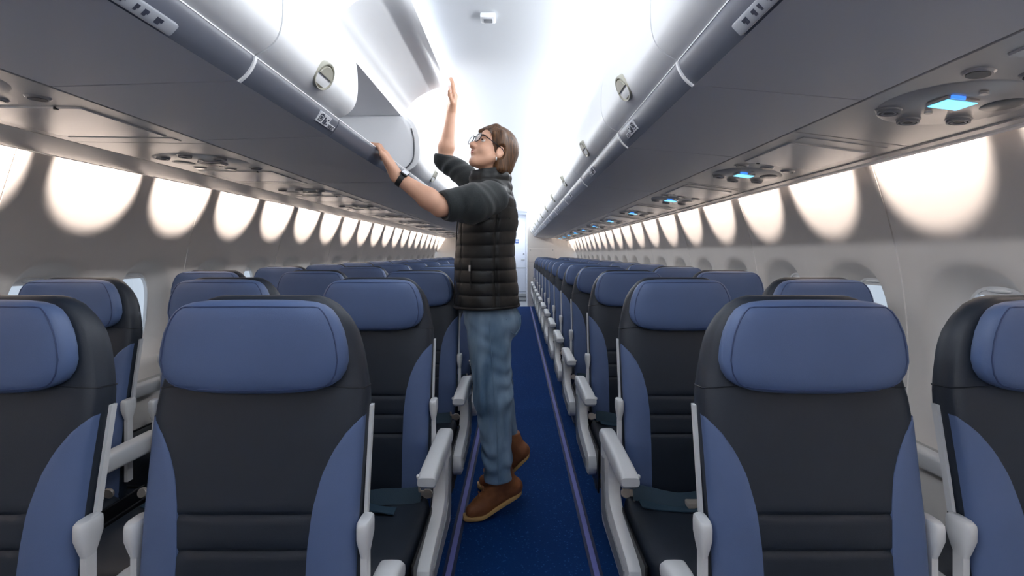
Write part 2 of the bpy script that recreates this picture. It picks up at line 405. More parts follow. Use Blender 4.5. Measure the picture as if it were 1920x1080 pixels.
# floor path strips along the aisle
for i, (x, lab) in enumerate(((-.266, 'lilac floor path strip beside the three-seat side of the aisle'), (.307, 'lilac floor path strip beside the two-seat side of the aisle'))):
    t = tag(MB().box(x - .011, x + .011, Y0, 11.95, 0.0, .005, .0015, 1).obj('trim_%d' % (3 + i), 'strip'), lab, 'floor strip', kind='structure')
    for e in (-1, 1): MB().box(x + e * .017 - .006, x + e * .017 + .006, Y0, 11.95, 0, .0035).obj('edge', 'strip_edge', t)

# valances between the service panels and the sidewalls
LV = [(-1.508, .377), (-1.508, .391), (-1.60, .372), (-1.628, .362), (-1.630, .345), (-1.622, .346), (-1.59, .353)]
tag(MB().prism([(x, EYE + z) for x, z in LV], Y0, Y1).obj('trim_5', 'psu_lt'), 'glossy pale valance above the windows of the three-seat side', 'trim', kind='structure')
RV = [(1.128, .302), (1.128, .318), (1.140, .316), (1.150, .302), (1.146, .297)]
tag(MB().prism([(x, EYE + z) for x, z in RV], Y0, Y1).obj('trim_6', 'psu_lt'), 'thin pale valance above the windows of the two-seat side', 'trim', kind='structure')

for nm_, pts_, lab_ in (('trim_7', ((-1.640, .344), (-1.641, .354), (-1.662, .3535), (-1.662, .3475)), 'slim light edge strip under the valance of the three-seat side'),
                        ('trim_8', ((1.155, .293), (1.155, .303), (1.169, .298), (1.169, .291)), 'slim light edge strip under the valance of the two-seat side')):
    tag(MB().prism([(x, EYE + z) for x, z in pts_], Y0, Y1).obj(nm_, 'white', smooth=0), lab_, 'trim', kind='structure')

# wall-wash lamps in the slot between valance and sidewall, one above each window
def wash(name):
    l = bpy.data.lights.new(name, 'SPOT'); l.energy = SPOT_W; l.color = SPOT_COL; l.spot_size = R(128); l.spot_blend = 0.06; l.shadow_soft_size = 0.008
    l.use_nodes = True; nt = l.node_tree; e = nt.nodes['Emission']
    tc = nt.nodes.new('ShaderNodeTexCoord'); sp = nt.nodes.new('ShaderNodeSeparateXYZ'); nt.links.new(tc.outputs['Normal'], sp.inputs[0])
    a = nt.nodes.new('ShaderNodeMath'); a.operation = 'ABSOLUTE'; nt.links.new(sp.outputs['Z'], a.inputs[0])
    m = nt.nodes.new('ShaderNodeMath'); m.operation = 'MAXIMUM'; m.inputs[1].default_value = 0.25; nt.links.new(a.outputs[0], m.inputs[0])
    p = nt.nodes.new('ShaderNodeMath'); p.operation = 'POWER'; p.inputs[1].default_value = -2.4; nt.links.new(m.outputs[0], p.inputs[0])
    nt.links.new(p.outputs[0], e.inputs['Strength'])
    return l
WL = wash('wall_wash_lamp')
for s, lx, lz in ((1, 1.101, .44), (-1, -1.62, .44)):
    for k in range(-6, 20):
        o = bpy.data.objects.new('wall_wash_lamp', WL); COL.objects.link(o)
        o.location = (lx, W0 + (.055 if s > 0 else .10) + WIN * k, EYE + lz)
        up = 2 if s > 0 else 4
        dirv = Vector((s * math.cos(R(up)), 0, math.sin(R(up))))
        o.rotation_euler = dirv.to_track_quat('-Z', 'Y').to_euler()

# ------------------------------------------------------------------ overhead bins
LIP = {1: .367, -1: -.585}
BOT = {1: [(.42, .350)], -1: [(.452, .371)]}
DOOR = [(.000, .441), (-.022, .452), (-.042, .468), (-.054, .487), (-.061, .515), (-.063, .555), (-.060, .605), (-.051, .650), (-.033, .692), (-.005, .720), (.022, .736)]
HINGE = (.022, .736)
def dense(pts, m=3):
    out = []
    z = np.arange(len(pts)); q = np.linspace(0, len(pts) - 1, (len(pts) - 1) * m + 1)
    P = np.array(pts)
    for t in q:
        i = min(int(t), len(pts) - 2); f = t - i
        p0, p1, p2, p3 = P[max(i - 1, 0)], P[i], P[i + 1], P[min(i + 2, len(pts) - 1)]
        out.append(tuple(0.5 * ((2 * p1) + (-p0 + p2) * f + (2 * p0 - 5 * p1 + 4 * p2 - p3) * f * f + (-p0 + 3 * p1 - 3 * p2 + p3) * f ** 3)))
    return out
DD = dense(DOOR, 3)
def offset(pts, d):
    out = []
    for i, p in enumerate(pts):
        a = pts[max(i - 1, 0)]; c = pts[min(i + 1, len(pts) - 1)]
        t = Vector((c[0] - a[0], c[1] - a[1])).normalized(); out.append((p[0] + t.y * d, p[1] - t.x * d))
    return out
def bin_unit(s, y0, y1, open_=False, label='', row_placard=False, placard=True):
    L = LIP[s]; T = lambda u, z: (L + s * u, EYE + z)
    root = tag(empty('overhead_bin', (0, y0, 0)), label, 'overhead bin', 'overhead bins of the ' + SIDE[s])
    n = y1 - y0; g = .0025
    cu, cz = BOT[s][0]
    shell = [(.036, .384), (cu, cz), (cu + .004, cz + .06), (cu + .03, .60), (cu - .03, .741), (.03, .744), (.03, .728), (cu - .045, .726), (cu + .012, .598), (cu - .012, cz + .03), (.06, .404), (.05, .39)]
    MB().prism([T(*p) for p in shell], g, n - g).obj('shell', 'bin_bottom', root, 30)
    rail = dense([(.000, .438), (.002, .427), (.009, .412), (.021, .396), (.036, .3838)], 3) + [(.052, .392), (.034, .410), (.020, .428), (.012, .438)]
    MB().prism([T(*p) for p in rail], g, n - g).obj('lip_rail', 'lip', root, 30)
    MB().prism([T(*p) for p in ((-.0012, .4375), (-.0012, .4405), (.006, .4412), (.0125, .4395), (.0125, .4375))], g, n - g).obj('lip_edge', 'white', root, 30)
    cover = offset(dense([(.000, .438), (.002, .427), (.009, .412), (.021, .396), (.036, .3838)], 3), -.0012)
    cover2 = offset(dense([(.000, .438), (.002, .427), (.009, .412), (.021, .396), (.036, .3838)], 3), .004)
    if not open_: MB().prism([T(*p) for p in cover] + [T(*p) for p in reversed(cover2)], -.0045, .0045).obj('joint_cover', 'white', root, 30)
    for yy in ((.004, .022), (n - .022, n - .004)):
        dv = [(.02, .43), (.06, .404), (cu - .012, cz + .03), (cu + .012, .598), (cu - .045, .726), (.03, .726), (-.005, .700), (-.028, .668), (-.038, .61), (-.041, .555), (-.039, .515), (-.032, .49), (-.015, .465), (.006, .447)]
        d = MB().prism([T(*p) for p in dv], *yy).obj('divider', 'white', root, 25)
        if open_ and yy[0] > .1:
            edge = dense([(-.024, .66), (-.036, .61), (-.0395, .555), (-.037, .515), (-.030, .49), (-.013, .467), (.006, .449)], 3)
            MB().tube([(T(*p)[0], yy[0] - .002, T(*p)[1]) for p in edge], .0045, 6).obj('seal', 'seal', d)
    # the door turns about its hinge line
    hx, hz = T(*HINGE)
    inner = [(lerp(p[0], q[0], min(1, math.hypot(p[0] - HINGE[0], p[1] - HINGE[1]) / .06)), lerp(p[1], q[1], min(1, math.hypot(p[0] - HINGE[0], p[1] - HINGE[1]) / .06))) for p, q in zip(DD, offset(DD, .022))]
    prof = [(L + s * u - hx, EYE + z - hz) for u, z in DD] + [(L + s * u - hx, EYE + z - hz) for u, z in reversed(inner)]
    dm = MB().prism(prof, .003, n - .003)
    door = dm.obj('door', 'bin', root, 30); door.location = (hx, 0, hz)
    # latch: bezel, dish and paddle set on the curved lower door
    yc = n / 2; pu, pz = -.052, .481
    pos = Vector((L + s * pu - hx, yc, EYE + pz - hz))
    nrm = Vector((-s * .86, 0, -.51)).normalized(); ty = Vector((0, 1, 0)); tz = Vector((-s * .51, 0, .86)).normalized()
    mt = Matrix(((ty.x, tz.x, nrm.x, pos.x), (ty.y, tz.y, nrm.y, pos.y), (ty.z, tz.z, nrm.z, pos.z), (0, 0, 0, 1)))
    def egg(k, z, sh=0): return [(k * .050 * math.cos(a), k * (.042 if math.sin(a) > 0 else .030) * math.sin(a) + sh, z) for a in [2 * math.pi * i / 28 for i in range(28)]]
    bz = MB().loft([egg(1.10, -.014), egg(1.08, -.001), egg(1.02, .0025), egg(.93, .002), egg(.90, -.006)], caps=False).xf(mt)
    lt = bz.obj('latch', 'latch', door, 50)
    MB().loft([egg(.92, -.003), egg(.6, -.005), egg(.15, -.006)]).xf(mt).obj('dish', 'latch_in', lt, 60)
    half = [(p[0], max(p[1], .006), p[2]) for p in egg(.84, .0)]
    MB().loft([[(p[0], p[1], -.006) for p in half], [(p[0], p[1], .002) for p in half], [(p[0] * .94, lerp(.018, p[1], .92), .004) for p in half]]).xf(mt).obj('paddle', 'latch', lt, 40)
    if open_:
        door.rotation_euler = (0, R(113) if s > 0 else R(-113), 0)
    if placard and not open_:
        yp = min(yc + .17, n - .1)
        c = Vector((L + s * .010, yp, EYE + .411)); n2 = Vector((-s * .80, 0, -.60)).normalized(); t2 = Vector((-s * .60, 0, .80)).normalized()
        mp = Matrix(((0, t2.x, n2.x, c.x), (1, t2.y, n2.y, c.y), (0, t2.z, n2.z, c.z), (0, 0, 0, 1)))
        pl = MB().box(-.055, .030, -.016, .018, -.004, .0035, .001, 1).box(.028, .085, -.016, .000, -.004, .0035, .001, 1).xf(mp).obj('placard', 'label', root, 30)
        gl = MB()
        for x0, x1, y0_, y1_ in ((-.048, -.022, .010, .0125), (-.048, -.022, -.010, -.0075), (-.048, -.0455, -.010, .0125), (-.0245, -.022, -.010, .0125), (-.040, -.030, .0125, .0150), (-.041, -.029, -.004, .006),
                                 (-.012, -.004, -.012, .010), (-.001, .008, -.012, .003), (.012, .024, -.010, -.006), (.012, .020, .004, .009),
                                 (.034, .078, -.005, -.003), (.034, .070, -.009, -.007), (.034, .076, -.013, -.011)):
            gl.box(x0, x1, y0_, y1_, .003, .0045)
        gl.xf(mp).obj('pictogram', 'print', pl, 0)
    if row_placard:
        yp = .80 - y0
        c = Vector((L + s * .021, yp, EYE + .3935)); n2 = Vector((-s * .72, 0, -.69)).normalized(); t2 = Vector((-s * .69, 0, .72)).normalized()
        mp = Matrix(((0, t2.x, n2.x, c.x), (1, t2.y, n2.y, c.y), (0, t2.z, n2.z, c.z), (0, 0, 0, 1)))
        pl = MB().box(-.11, .10, -.013, .013, -.006, .007, .004, 2).xf(mp).obj('row_plate', 'placard', root, 30)
        for x0, w_ in ((.050, .010), (.022, .007), (.004, .005), (-.030, .010), (-.060, .006)):
            MB().prism([(x0, -.006), (x0 + w_, -.006), (x0 + w_, -.001), (x0 + w_ * 1.5, -.001), (x0 + w_ * 1.5, .006), (x0, .006)], .0065, .0078, 'z').xf(mp).obj('row_marking', 'print', pl, 0)
    return root
edges = {1: [-2.04, -.97, .10, 1.17, 1.86] + [1.86 + 1.07 * k for k in range(1, 10)], -1: [-2.05, -.98, .09, 1.14, 1.68, 2.73] + [2.73 + 1.07 * k for k in range(1, 9)]}
for s in (1, -1):
    E_ = edges[s]; E_[-1] = min(E_[-1], 11.95)
    if E_[-1] < 11.9: E_.append(11.95)
    vis = 0
    proto = None
    for i in range(len(E_) - 1):
        a, c = E_[i], E_[i + 1]
        op = s < 0 and abs(a - 1.68) < .01
        if c <= .0: lab = 'closed overhead bin behind the camera on the %s, %s' % (SIDE[s], 'rear' if i == 0 else 'nearer'); 
        else:
            what = 'open overhead bin with raised door the person reaches into' if op else ('short closed overhead bin with round latch' if (c - a) < .8 else 'closed overhead bin')
            lab = '%s, %s along the %s' % (what, ORD[vis], SIDE[s]); vis += 1
        full = abs((c - a) - 1.07) < .002 and a > 1.7
        if full and proto is not None:
            o = dup(proto, (0, a, 0)); o['label'] = lab
        else:
            o = bin_unit(s, a, c, op, lab, row_placard=(a < .2 and c > .9), placard=c - a < 1.2 and a > 1.0)
            if full: proto = o

# ------------------------------------------------------------------ passenger service units under the bins
PS = {1: ((.79, .3492), (1.128, .306)), -1: ((-1.041, .3705), (-1.50, .3765))}
def psu(s):
    (xa, za), (xb, zb) = PS[s]; Wd = math.hypot(xb - xa, zb - za)
    root = empty('service_unit'); H = 1.016 / 2
    # local: x from the inner edge outwards (0..Wd), y along the cabin, -z down into the cabin
    MB().box(.002, Wd - .001, -H + .002, H - .002, 0, .02, .002, 1).obj('panel', 'psu', root, 30)
    k = Wd / .34
    def el(cx, cy, rx, ry, z0, z1, m=.85): return MB().loft([[(cx + q * rx * math.cos(a), cy + q * ry * math.sin(a), z) for a in [2 * math.pi * i / 32 for i in range(32)]] for q, z in ((1, z0), (1, lerp(z0, z1, .4)), (m, z1))])
    od = MB().box(.05 * k, .30 * k, -.40, -.08, -.004, .004, .003, 1).obj('mask_door', 'psu_lt', root, 30)
    MB().disc(.10 * k, -.085, -.006, 0, .006, n=10).obj('pin', 'black', od)
    MB().box(.05 * k, .30 * k, -.472, -.425, -.002, .004, .002, 1).obj('filler', 'psu', root, 30)
    bez = el(.17 * k, .17, .13 * k, .16, .002, -.002, .96).obj('bezel', 'psu', root, 40)
    sgn = MB().box(.115 * k, .185 * k, .115, .175, -.010, -.001, .004, 2).obj('sign', 'psu', root, 30)
    MB().box(.122 * k, .150 * k, .111, .1155, -.009, -.002).obj('lit_symbol', 'sign_blue' if s > 0 else 'sign_off', sgn, 0)
    MB().box(.118 * k, .182 * k, .118, .172, -.0112, -.0095, .0008, 1).obj('lit_panel', 'sign_cyan' if s > 0 else 'sign_off', sgn, 0)
    for cx, cy in ((.075, .0), (.165, -.02), (.255, .0)):
        l = el(cx * k, cy, .026, .026, .002, -.0045, .85).obj('reading_light', 'psu', root, 40)
        MB().disc(cx * k, cy, -.006, -.0035, .019, n=20).obj('lens', 'lens', l)
    for cx, cy in ((.085, .245), (.165, .29), (.250, .245)):
        v = el(cx * k, cy, .028, .028, .002, -.0045, .85).obj('air_nozzle', 'psu', root, 40)
        r = MB()
        for ro, ri in ((.023, .019), (.0155, .012)): r.ringdisc(cx * k, cy, -.005, -.0105, ro, ri)
        r.obj('ring', 'grey_dk', v, 30)
        MB().disc(cx * k, cy, -.0085, -.005, .008, n=16).obj('core', 'black', v)
    el(.245 * k, .13, .032 * k, .05, .002, -.004, .85).obj('speaker', 'psu_dk', root, 40)
    for cy in (.075, .215): MB().disc(.155 * k, cy, -.009, -.004, .008, n=14).obj('button', 'psu_lt', root)
    a = math.atan2(zb - za, xb - xa)
    if s > 0: root.rotation_euler = (0, -a, 0); root.location = (xa, 0, EYE + za)
    else:
        root.scale = (1, 1, 1)
    return root
for s, y_sign in ((1, 1.105), (-1, 1.05)):
    p = psu(s)
    if s < 0:
        # the same panel seen from the other side: turned half round about the vertical
        for o in list(p.children): pass
        (xa, za), (xb, zb) = PS[s]
        a = math.atan2(zb - za, -(xb - xa))
        p.rotation_euler = Matrix.Rotation(R(180), 3, 'Z').to_euler() if False else (Matrix.Rotation(a, 3, 'Y') @ Matrix.Rotation(R(180), 3, 'Z')).to_euler()
        p.location = (xa, 0, EYE + za)
    off = .145 if s > 0 else -.17
    for k in range(-3, 11):
        y = y_sign - off + 1.016 * k
        if y > 11.5: break
        o = p if k == -3 else dup(p, p.location)
        o.location.y = y
        o['category'] = 'service unit'; o['group'] = 'service units over the ' + SIDE[s]
        o['label'] = ('overhead service unit with blue lit sign, %s along the %s' if s > 0 else 'overhead service unit with round vents, %s along the %s') % (ORD[k + 3], SIDE[s])

# ceiling detector
b = MB().box(-.032, .032, -.032, .032, -.022, 0, .006, 2)
d = tag(b.obj('ceiling_detector', 'white'), 'small square white detector on the ceiling above the aisle', 'detector'); d.location = (-.123, 2.15, EYE + .9995)
MB().box(-.018, .018, -.018, .018, -.0245, -.021, .004, 2).obj('sensor_window', 'grey_dk', d)

# ------------------------------------------------------------------ seats
BW = [(.36, .186), (.42, .194), (.60, .200), (.85, .204), (.93, .206), (.965, .204), (1.0, .197), (1.05, .186), (1.085, .175), (1.112, .158), (1.135, .138), (1.148, .118), (1.154, .10)]
BF = [(.36, -.026), (.45, -.032), (.60, -.030), (.75, -.012), (.90, .018), (1.0, .042), (1.10, .054), (1.135, .057), (1.148, .062), (1.154, .072)]
BB = [(.36, .06), (.60, .078), (.9, .120), (1.05, .136), (1.10, .130), (1.135, .122), (1.148, .114), (1.154, .104)]
NB = 4.2
def yfront(x, z):
    w, f, bk = interp(BW, z), interp(BF, z), interp(BB, z); yc, hy = (f + bk) / 2, (bk - f) / 2
    return yc - hy * max(0.0, 1 - min(1, abs(x) / w) ** NB) ** (1 / NB)
SEAMS = (.757, .695, .633)
XI = [(.36, .113), (.70, .118), (.77, .124), (.825, .136), (.865, .153), (.90, .176), (.925, .202)]
def groove(x, z):
    g = sum(math.exp(-((z - q) / .0045) ** 2) for q in SEAMS) * .006
    return g if abs(x) < .118 else 0.0
def seat_meshes():
    m = {}
    zs = sorted(set(list(np.linspace(.36, 1.10, 38)) + [1.112, 1.124, 1.135, 1.142, 1.148, 1.151, 1.154] + [q + d for q in SEAMS for d in (-.009, -.0045, 0, .0045, .009)]))
    xsn = [-1, -.985, -.95, -.88, -.78, -.66, -.56, -.5, -.3, 0, .3, .5, .56, .66, .78, .88, .95, .985, 1]
    rings = []
    for z in zs:
        w, f, bk = interp(BW, z), interp(BF, z), interp(BB, z); yc = (f + bk) / 2
        fr = [(w * q, yfront(w * q, z) + groove(w * q, z), z) for q in xsn]
        br = [(w * q, 2 * yc - yfront(w * q, z), z) for q in reversed(xsn[1:-1])]
        rings.append(fr + br)
    m['backrest'] = MB().loft(rings).mesh('backrest', 'navy', 50)
    for sx, nm in ((-1, 'pa'), (1, 'pb')):
        rows = []
        for z in np.linspace(.40, .924, 40):
            xi, xo = interp(XI, z), interp(BW, z) * .992
            xi = min(xi, xo - .001)
            row = [(sx * xi, yfront(xi, z) + .004, z)]
            for t in np.linspace(0, 1, 12):
                x = lerp(xi + .001, xo, t); row.append((sx * x, yfront(x, z) - .0035 * min(1, 4 * t + .4), z))
            row.append((sx * xo, yfront(xo, z) + .02, z)); rows.append(row)
        m[nm] = MB().loft(rows, closed=False).mesh('side_panel', 'blue', 60)
    # headrest pillow
    HWt = [(.982, .095), (.985, .125), (.991, .148), (1.0, .163), (1.015, .173), (1.035, .178), (1.06, .176), (1.09, .169), (1.115, .158), (1.13, .147), (1.139, .134), (1.144, .118), (1.147, .09)]
    HH = [(.982, .010), (.985, .018), (.991, .025), (1.0, .029), (1.02, .032), (1.11, .032), (1.13, .029), (1.139, .024), (1.144, .018), (1.147, .010)]
    rings = []; n = 40
    for z, w in HWt:
        hy = interp(HH, z); ring = []
        for k in range(n):
            a = 2 * math.pi * k / n; x = w * sgnpow(math.cos(a), 2 / 4.0); y = .030 + hy * sgnpow(math.sin(a), 2 / 3.2)
            ring.append((x, y, z - .008 * (1 - (x / .18) ** 2) * max(0, (1.07 - z) / .085) + .004 * (1 - (x / .18) ** 2) * max(0, (z - 1.07) / .085)))
        rings.append(ring)
    m['headrest'] = MB().loft(rings).mesh('headrest', 'blue', 60)
    path = []
    zz = [.993, 1.0, 1.015, 1.04, 1.07, 1.09, 1.115, 1.128, 1.136]
    def hp(x, z):
        w, hy = interp(HWt, z), interp(HH, z)
        zq = z - .008 * (1 - (x / .18) ** 2) * max(0, (1.07 - z) / .085) + .004 * (1 - (x / .18) ** 2) * max(0, (z - 1.07) / .085)
        return (x, .030 - hy * max(0, 1 - (abs(x) / w) ** 4.0) ** (1 / 3.2) - .0004, zq)
    for z in zz: path.append(hp(interp(HWt, z) * .93, z))
    for x in np.linspace(.12, -.12, 9): path.append(hp(x, 1.1375))
    for z in reversed(zz): path.append(hp(-interp(HWt, z) * .93, z))
    for x in np.linspace(-.12, .12, 9): path.append(hp(x, .991))
    m['piping'] = MB().tube(path, .0014, 5, True).mesh('piping', 'pipe', 60)
    # wing seams on both shoulders
    for sx, nm in ((-1, 'wa'), (1, 'wb')):
        pts = []
        for t in np.linspace(0, 1, 9):
            z = lerp(.985, .965, t); w = interp(BW, z); f, bk = interp(BF, z), interp(BB, z); yc, hy = (f + bk) / 2, (bk - f) / 2
            a = lerp(-1.35, .9, t); pts.append((sx * (w * abs(math.cos(a)) ** (2 / NB) + .0005), yc + hy * sgnpow(math.sin(a), 2 / NB), z))
        m[nm] = MB().tube(pts, .0016, 5).mesh('seam', 'seam_dark', 60)
    # cushion, crowned on top
    b = MB(); n = 36; rings = []
    for z, k in ((.285, .90), (.300, .97), (.33, 1.0), (.385, 1.0), (.405, .985), (.418, .955), (.425, .90), (.428, .6), (.429, .2)):
        ring = []
        for i in range(n):
            a = 2 * math.pi * i / n; x = .217 * k * sgnpow(math.cos(a), .42); y = -.205 + .255 * k * sgnpow(math.sin(a), .38)
            ring.append((x, y, z + (.012 * max(0, (-.2 - y) / .25) if z > .38 else 0)))
        rings.append(ring)
    m['cushion'] = b.loft(rings).mesh('seat_cushion', 'navy', 60)
    # light side rail and pivot cap beside the back
    for sx, nm in ((-1, 'a'), (1, 'b')):
        m['rail_' + nm] = MB().loft([[(sx * a_, y_, z_) for a_, y_ in ((.205, y0_), (.2115, y0_), (.2115, y0_ + .014), (.205, y0_ + .014))] for z_, y0_ in ((.735, .040), (.80, .052), (.90, .072), (.935, .079))]).mesh('side_rail', 'grey', 40)
        q = MB()
        q.loft([[(sx * .215 + .013 * k * sgnpow(math.cos(a), .6), .018 + .028 * k * sgnpow(math.sin(a), .6), z + .022) for a in [2 * math.pi * i / 20 for i in range(20)]] for z, k in ((.648, .5), (.662, .7), (.685, .98), (.705, 1.0), (.714, .96), (.718, .8))])
        q.box(sx * .215 - .006, sx * .215 + .006, .006, .030, .46, .68)
        m['cap_' + nm] = q.mesh('pivot_cap', 'grey', 50)
    # belts
    def ribbon(pts, half, up, th=.0018):
        rings = []
        for p, u in zip(pts, up):
            p = Vector(p); u = Vector(u).normalized()
            rings.append((p, u))
        v = MB(); R_ = []
        for i, (p, u) in enumerate(rings):
            a = rings[max(i - 1, 0)][0]; c = rings[min(i + 1, len(rings) - 1)][0]
            t = (c - a).normalized(); nn = t.cross(u).normalized() * th
            R_.append([p + u * half + nn, p - u * half + nn, p - u * half - nn, p + u * half - nn])
        return v.loft(R_)
    xs = np.linspace(-.185, .185, 25)
    p1 = [(x, -.056 - .018 * math.sin((x + .2) * 9) ** 2 - .03 * (1 - (x / .19) ** 2), .452 + .004 * math.sin(x * 30)) for x in xs]
    b = ribbon(p1, .024, [(0, .35, 1)] * 25)
    p2 = [(x, -.110 - .030 * math.sin((x + .1) * 7), .4335 + .003 * math.sin(x * 25) + .008 * math.exp(-((x - .02) / .05) ** 2)) for x in np.linspace(-.17, .12, 22)]
    b2 = ribbon(p2, .022, [(0, 1, .12 * math.sin(i * .5))] * 22 if False else [(0, 1, .1 * math.sin(i * .6)) for i in range(22)])
    b.add(b2.v, b2.f)
    m['belt'] = b.mesh('seat_belt', 'belt', 50)
    m['buckle'] = MB().box(-.03, .03, -.135, -.09, .438, .455, .004, 2).mesh('buckle', 'metal', 40)
    for sx, nm in ((-1, 'a'), (1, 'b')):
        q = MB(); q.disc(0, 0, -.006, .006, .017, n=18, bev=.2); q.box(-.012, .030, -.011, .011, -.003, .003, .002, 1)
        q.box(.022, .030, -.025, .025, -.003, .003, .002, 1)
        q.xf(Matrix.Translation((sx * .207, -.056, .452)) @ Matrix.Rotation(R(180) if sx > 0 else 0, 4, 'Z') @ Matrix.Rotation(R(75), 4, 'X'))
        m['anchor_' + nm] = q.mesh('belt_anchor', 'metal', 40)
    # structure below
    q = MB()
    for y in (-.10, -.34): q.tube([(-.232, y, .255), (.232, y, .255)], .021, 10)
    q.box(-.20, .20, -.42, .02, .270, .288)
    for x in (-.226, .226):
        q.box(x - .004, x + .004, -.40, .08, .24, .42, .003, 1)
        for y in (-.30, -.18, -.06): q.ellipsoid((x, y, .34), (.008, .012, .010), 8, 6)
    m['frame'] = q.mesh('seat_frame', 'frame', 40)
    q = MB(); q.tube([(0, -.34, .25), (0, -.36, .12), (0, -.37, 0.0)], [.018, .016, .02], 10); q.box(-.02, .02, -.42, -.32, 0, .02, .004, 1); m['leg_f'] = q.mesh('leg', 'grey_dk', 40)
    q = MB(); q.tube([(0, -.10, .25), (0, .03, .10), (0, .08, 0.0)], [.018, .015, .02], 10); q.box(-.02, .02, .03, .14, 0, .02, .004, 1); m['leg_r'] = q.mesh('leg', 'grey_dk', 40)
    # armrest beam (local x centred), used between seats and at the walls
    def beam(w):
        side = [(-.290, .603, .578), (-.275, .612, .566), (-.20, .616, .560), (-.05, .618, .556), (.06, .618, .556), (.10, .612, .560), (.112, .600, .570)]
        rings = []
        for y, zt, zb in side:
            ring = []
            for k in range(20):
                a = 2 * math.pi * k / 20
                ring.append((w / 2 * sgnpow(math.cos(a), .5), y, (zt + zb) / 2 + (zt - zb) / 2 * sgnpow(math.sin(a), .45)))
            rings.append(ring)
        return MB().loft(rings)
    m['arm'] = beam(.052).mesh('armrest', 'grey', 50)
    # aisle end fairing: rear post sweeping into a low rail that ends rounded at the front
    for sx, nm in ((-1, 'a'), (1, 'b')):
        X0 = sx * .244
        poly = [(-.010, .585), (.105, .585), (.108, .44), (.100, .33), (.07, .290), (-.30, .288), (-.345, .296), (-.366, .318), (-.370, .350), (-.355, .378), (-.325, .390), (-.12, .412), (-.075, .425), (-.050, .450), (-.040, .500), (-.055, .548), (-.10, .575)]
        bm = bmesh.new()
        fs = []
        for xx in (-.021, .021):
            fs.append([bm.verts.new((X0 + xx, p[0], p[1])) for p in poly])
        bm.faces.new(fs[0]); bm.faces.new(list(reversed(fs[1])))
        for i in range(len(poly)):
            j = (i + 1) % len(poly); bm.faces.new((fs[0][i], fs[1][i], fs[1][j], fs[0][j]))
        bmesh.ops.recalc_face_normals(bm, faces=bm.faces)
        ed = [e for e in bm.edges if abs(e.verts[0].co.x - e.verts[1].co.x) < 1e-6]
        bmesh.ops.bevel(bm, geom=ed, offset=.006, segments=2, profile=.5, affect='EDGES')
        bmesh.ops.triangulate(bm, faces=[f for f in bm.faces if len(f.verts) > 4])
        m['fair_' + nm] = MB().bm(bm).mesh('end_fairing', 'grey', 35)
        q = MB(); xo = X0 + sx * .0215
        poly2 = [(-.315, .312), (-.05, .316), (.055, .335), (.066, .44), (.060, .53), (.02, .535), (.012, .46), (-.01, .395), (-.06, .368), (-.31, .352)]
        q.prism(poly2, min(xo, xo + sx * .004), max(xo, xo + sx * .004), 'x')
        m['inset_' + nm] = q.mesh('inset', 'grey_dk', 30)
        XL = sx * .14; q = MB(); q.box(XL - .012, XL + .012, -.33, -.28, .0, .27, .004, 1); q.box(XL - .018, XL + .018, -.38, -.24, 0, .02, .004, 1)
        m['foot_' + nm] = q.mesh('leg', 'grey_dk', 40)
    return m
SM = seat_meshes()
for sx, nm in ((-1, 'a'), (1, 'b')): SM['btn_' + nm] = MB().ellipsoid((-sx * .027, -.272, .600), (.005, .007, .006), 10, 8).mesh('recline_button', 'white')
ARM = .244
def make_seat(kind, aisle):
    """aisle: +1 when the aisle lies on the seat's +x side, -1 otherwise; kind: aisle / inner"""
    r = empty('airplane_seat')
    link('backrest', SM['backrest'], r); h = link('headrest', SM['headrest'], r); link('piping', SM['piping'], h)
    for k in ('pa', 'pb'): o = link('side_panel', SM[k], r); o['label'] = 'lighter blue curved side panel'
    for k in ('wa', 'wb'): link('seam', SM[k], r)
    link('seat_cushion', SM['cushion'], r); bl = link('seat_belt', SM['belt'], r)
    link('buckle', SM['buckle'], bl)
    for k in ('anchor_a', 'anchor_b'): link('belt_anchor', SM[k], bl)
    for k in ('a', 'b'): link('side_rail', SM['rail_' + k], r); link('pivot_cap', SM['cap_' + k], r)
    link('seat_frame', SM['frame'], r); link('leg', SM['leg_f'], r); link('leg', SM['leg_r'], r)
    a = link('armrest', SM['arm'], r); a.location = (-aisle * (.255 if aisle > 0 else .245), 0, 0)
    if kind == 'aisle':
        nm = 'b' if aisle > 0 else 'a'
        a = link('armrest', SM['arm'], r); a.location = (aisle * ARM, 0, 0); link('recline_button', SM['btn_' + ('b' if aisle > 0 else 'a')], a)
        f = link('end_fairing', SM['fair_' + nm], r); link('inset', SM['inset_' + nm], f); link('leg', SM['foot_' + nm], r)
    return r
protos = {}
ROWS = 14
for s, xs in ((-1, (-.502, -1.026, -1.55)), (1, (.565, 1.054))):
    for row in range(ROWS):
        for j, x in enumerate(xs):
            kind = 'aisle' if j == 0 else 'inner'
            key = (s, kind); loc = (x, .95 + .79 * row, 0)
            if key not in protos:
                o = make_seat(kind, -s); o.location = loc; protos[key] = o
            else: o = dup(protos[key], loc)
            place = ('aisle seat' if j == 0 else 'window seat' if j == len(xs) - 1 else 'middle seat')
            tag(o, 'navy %s with blue headrest, %s row from the camera, %s' % (place, ORD[row], SIDE[s]), 'seat', 'navy seats of the ' + SIDE[s])

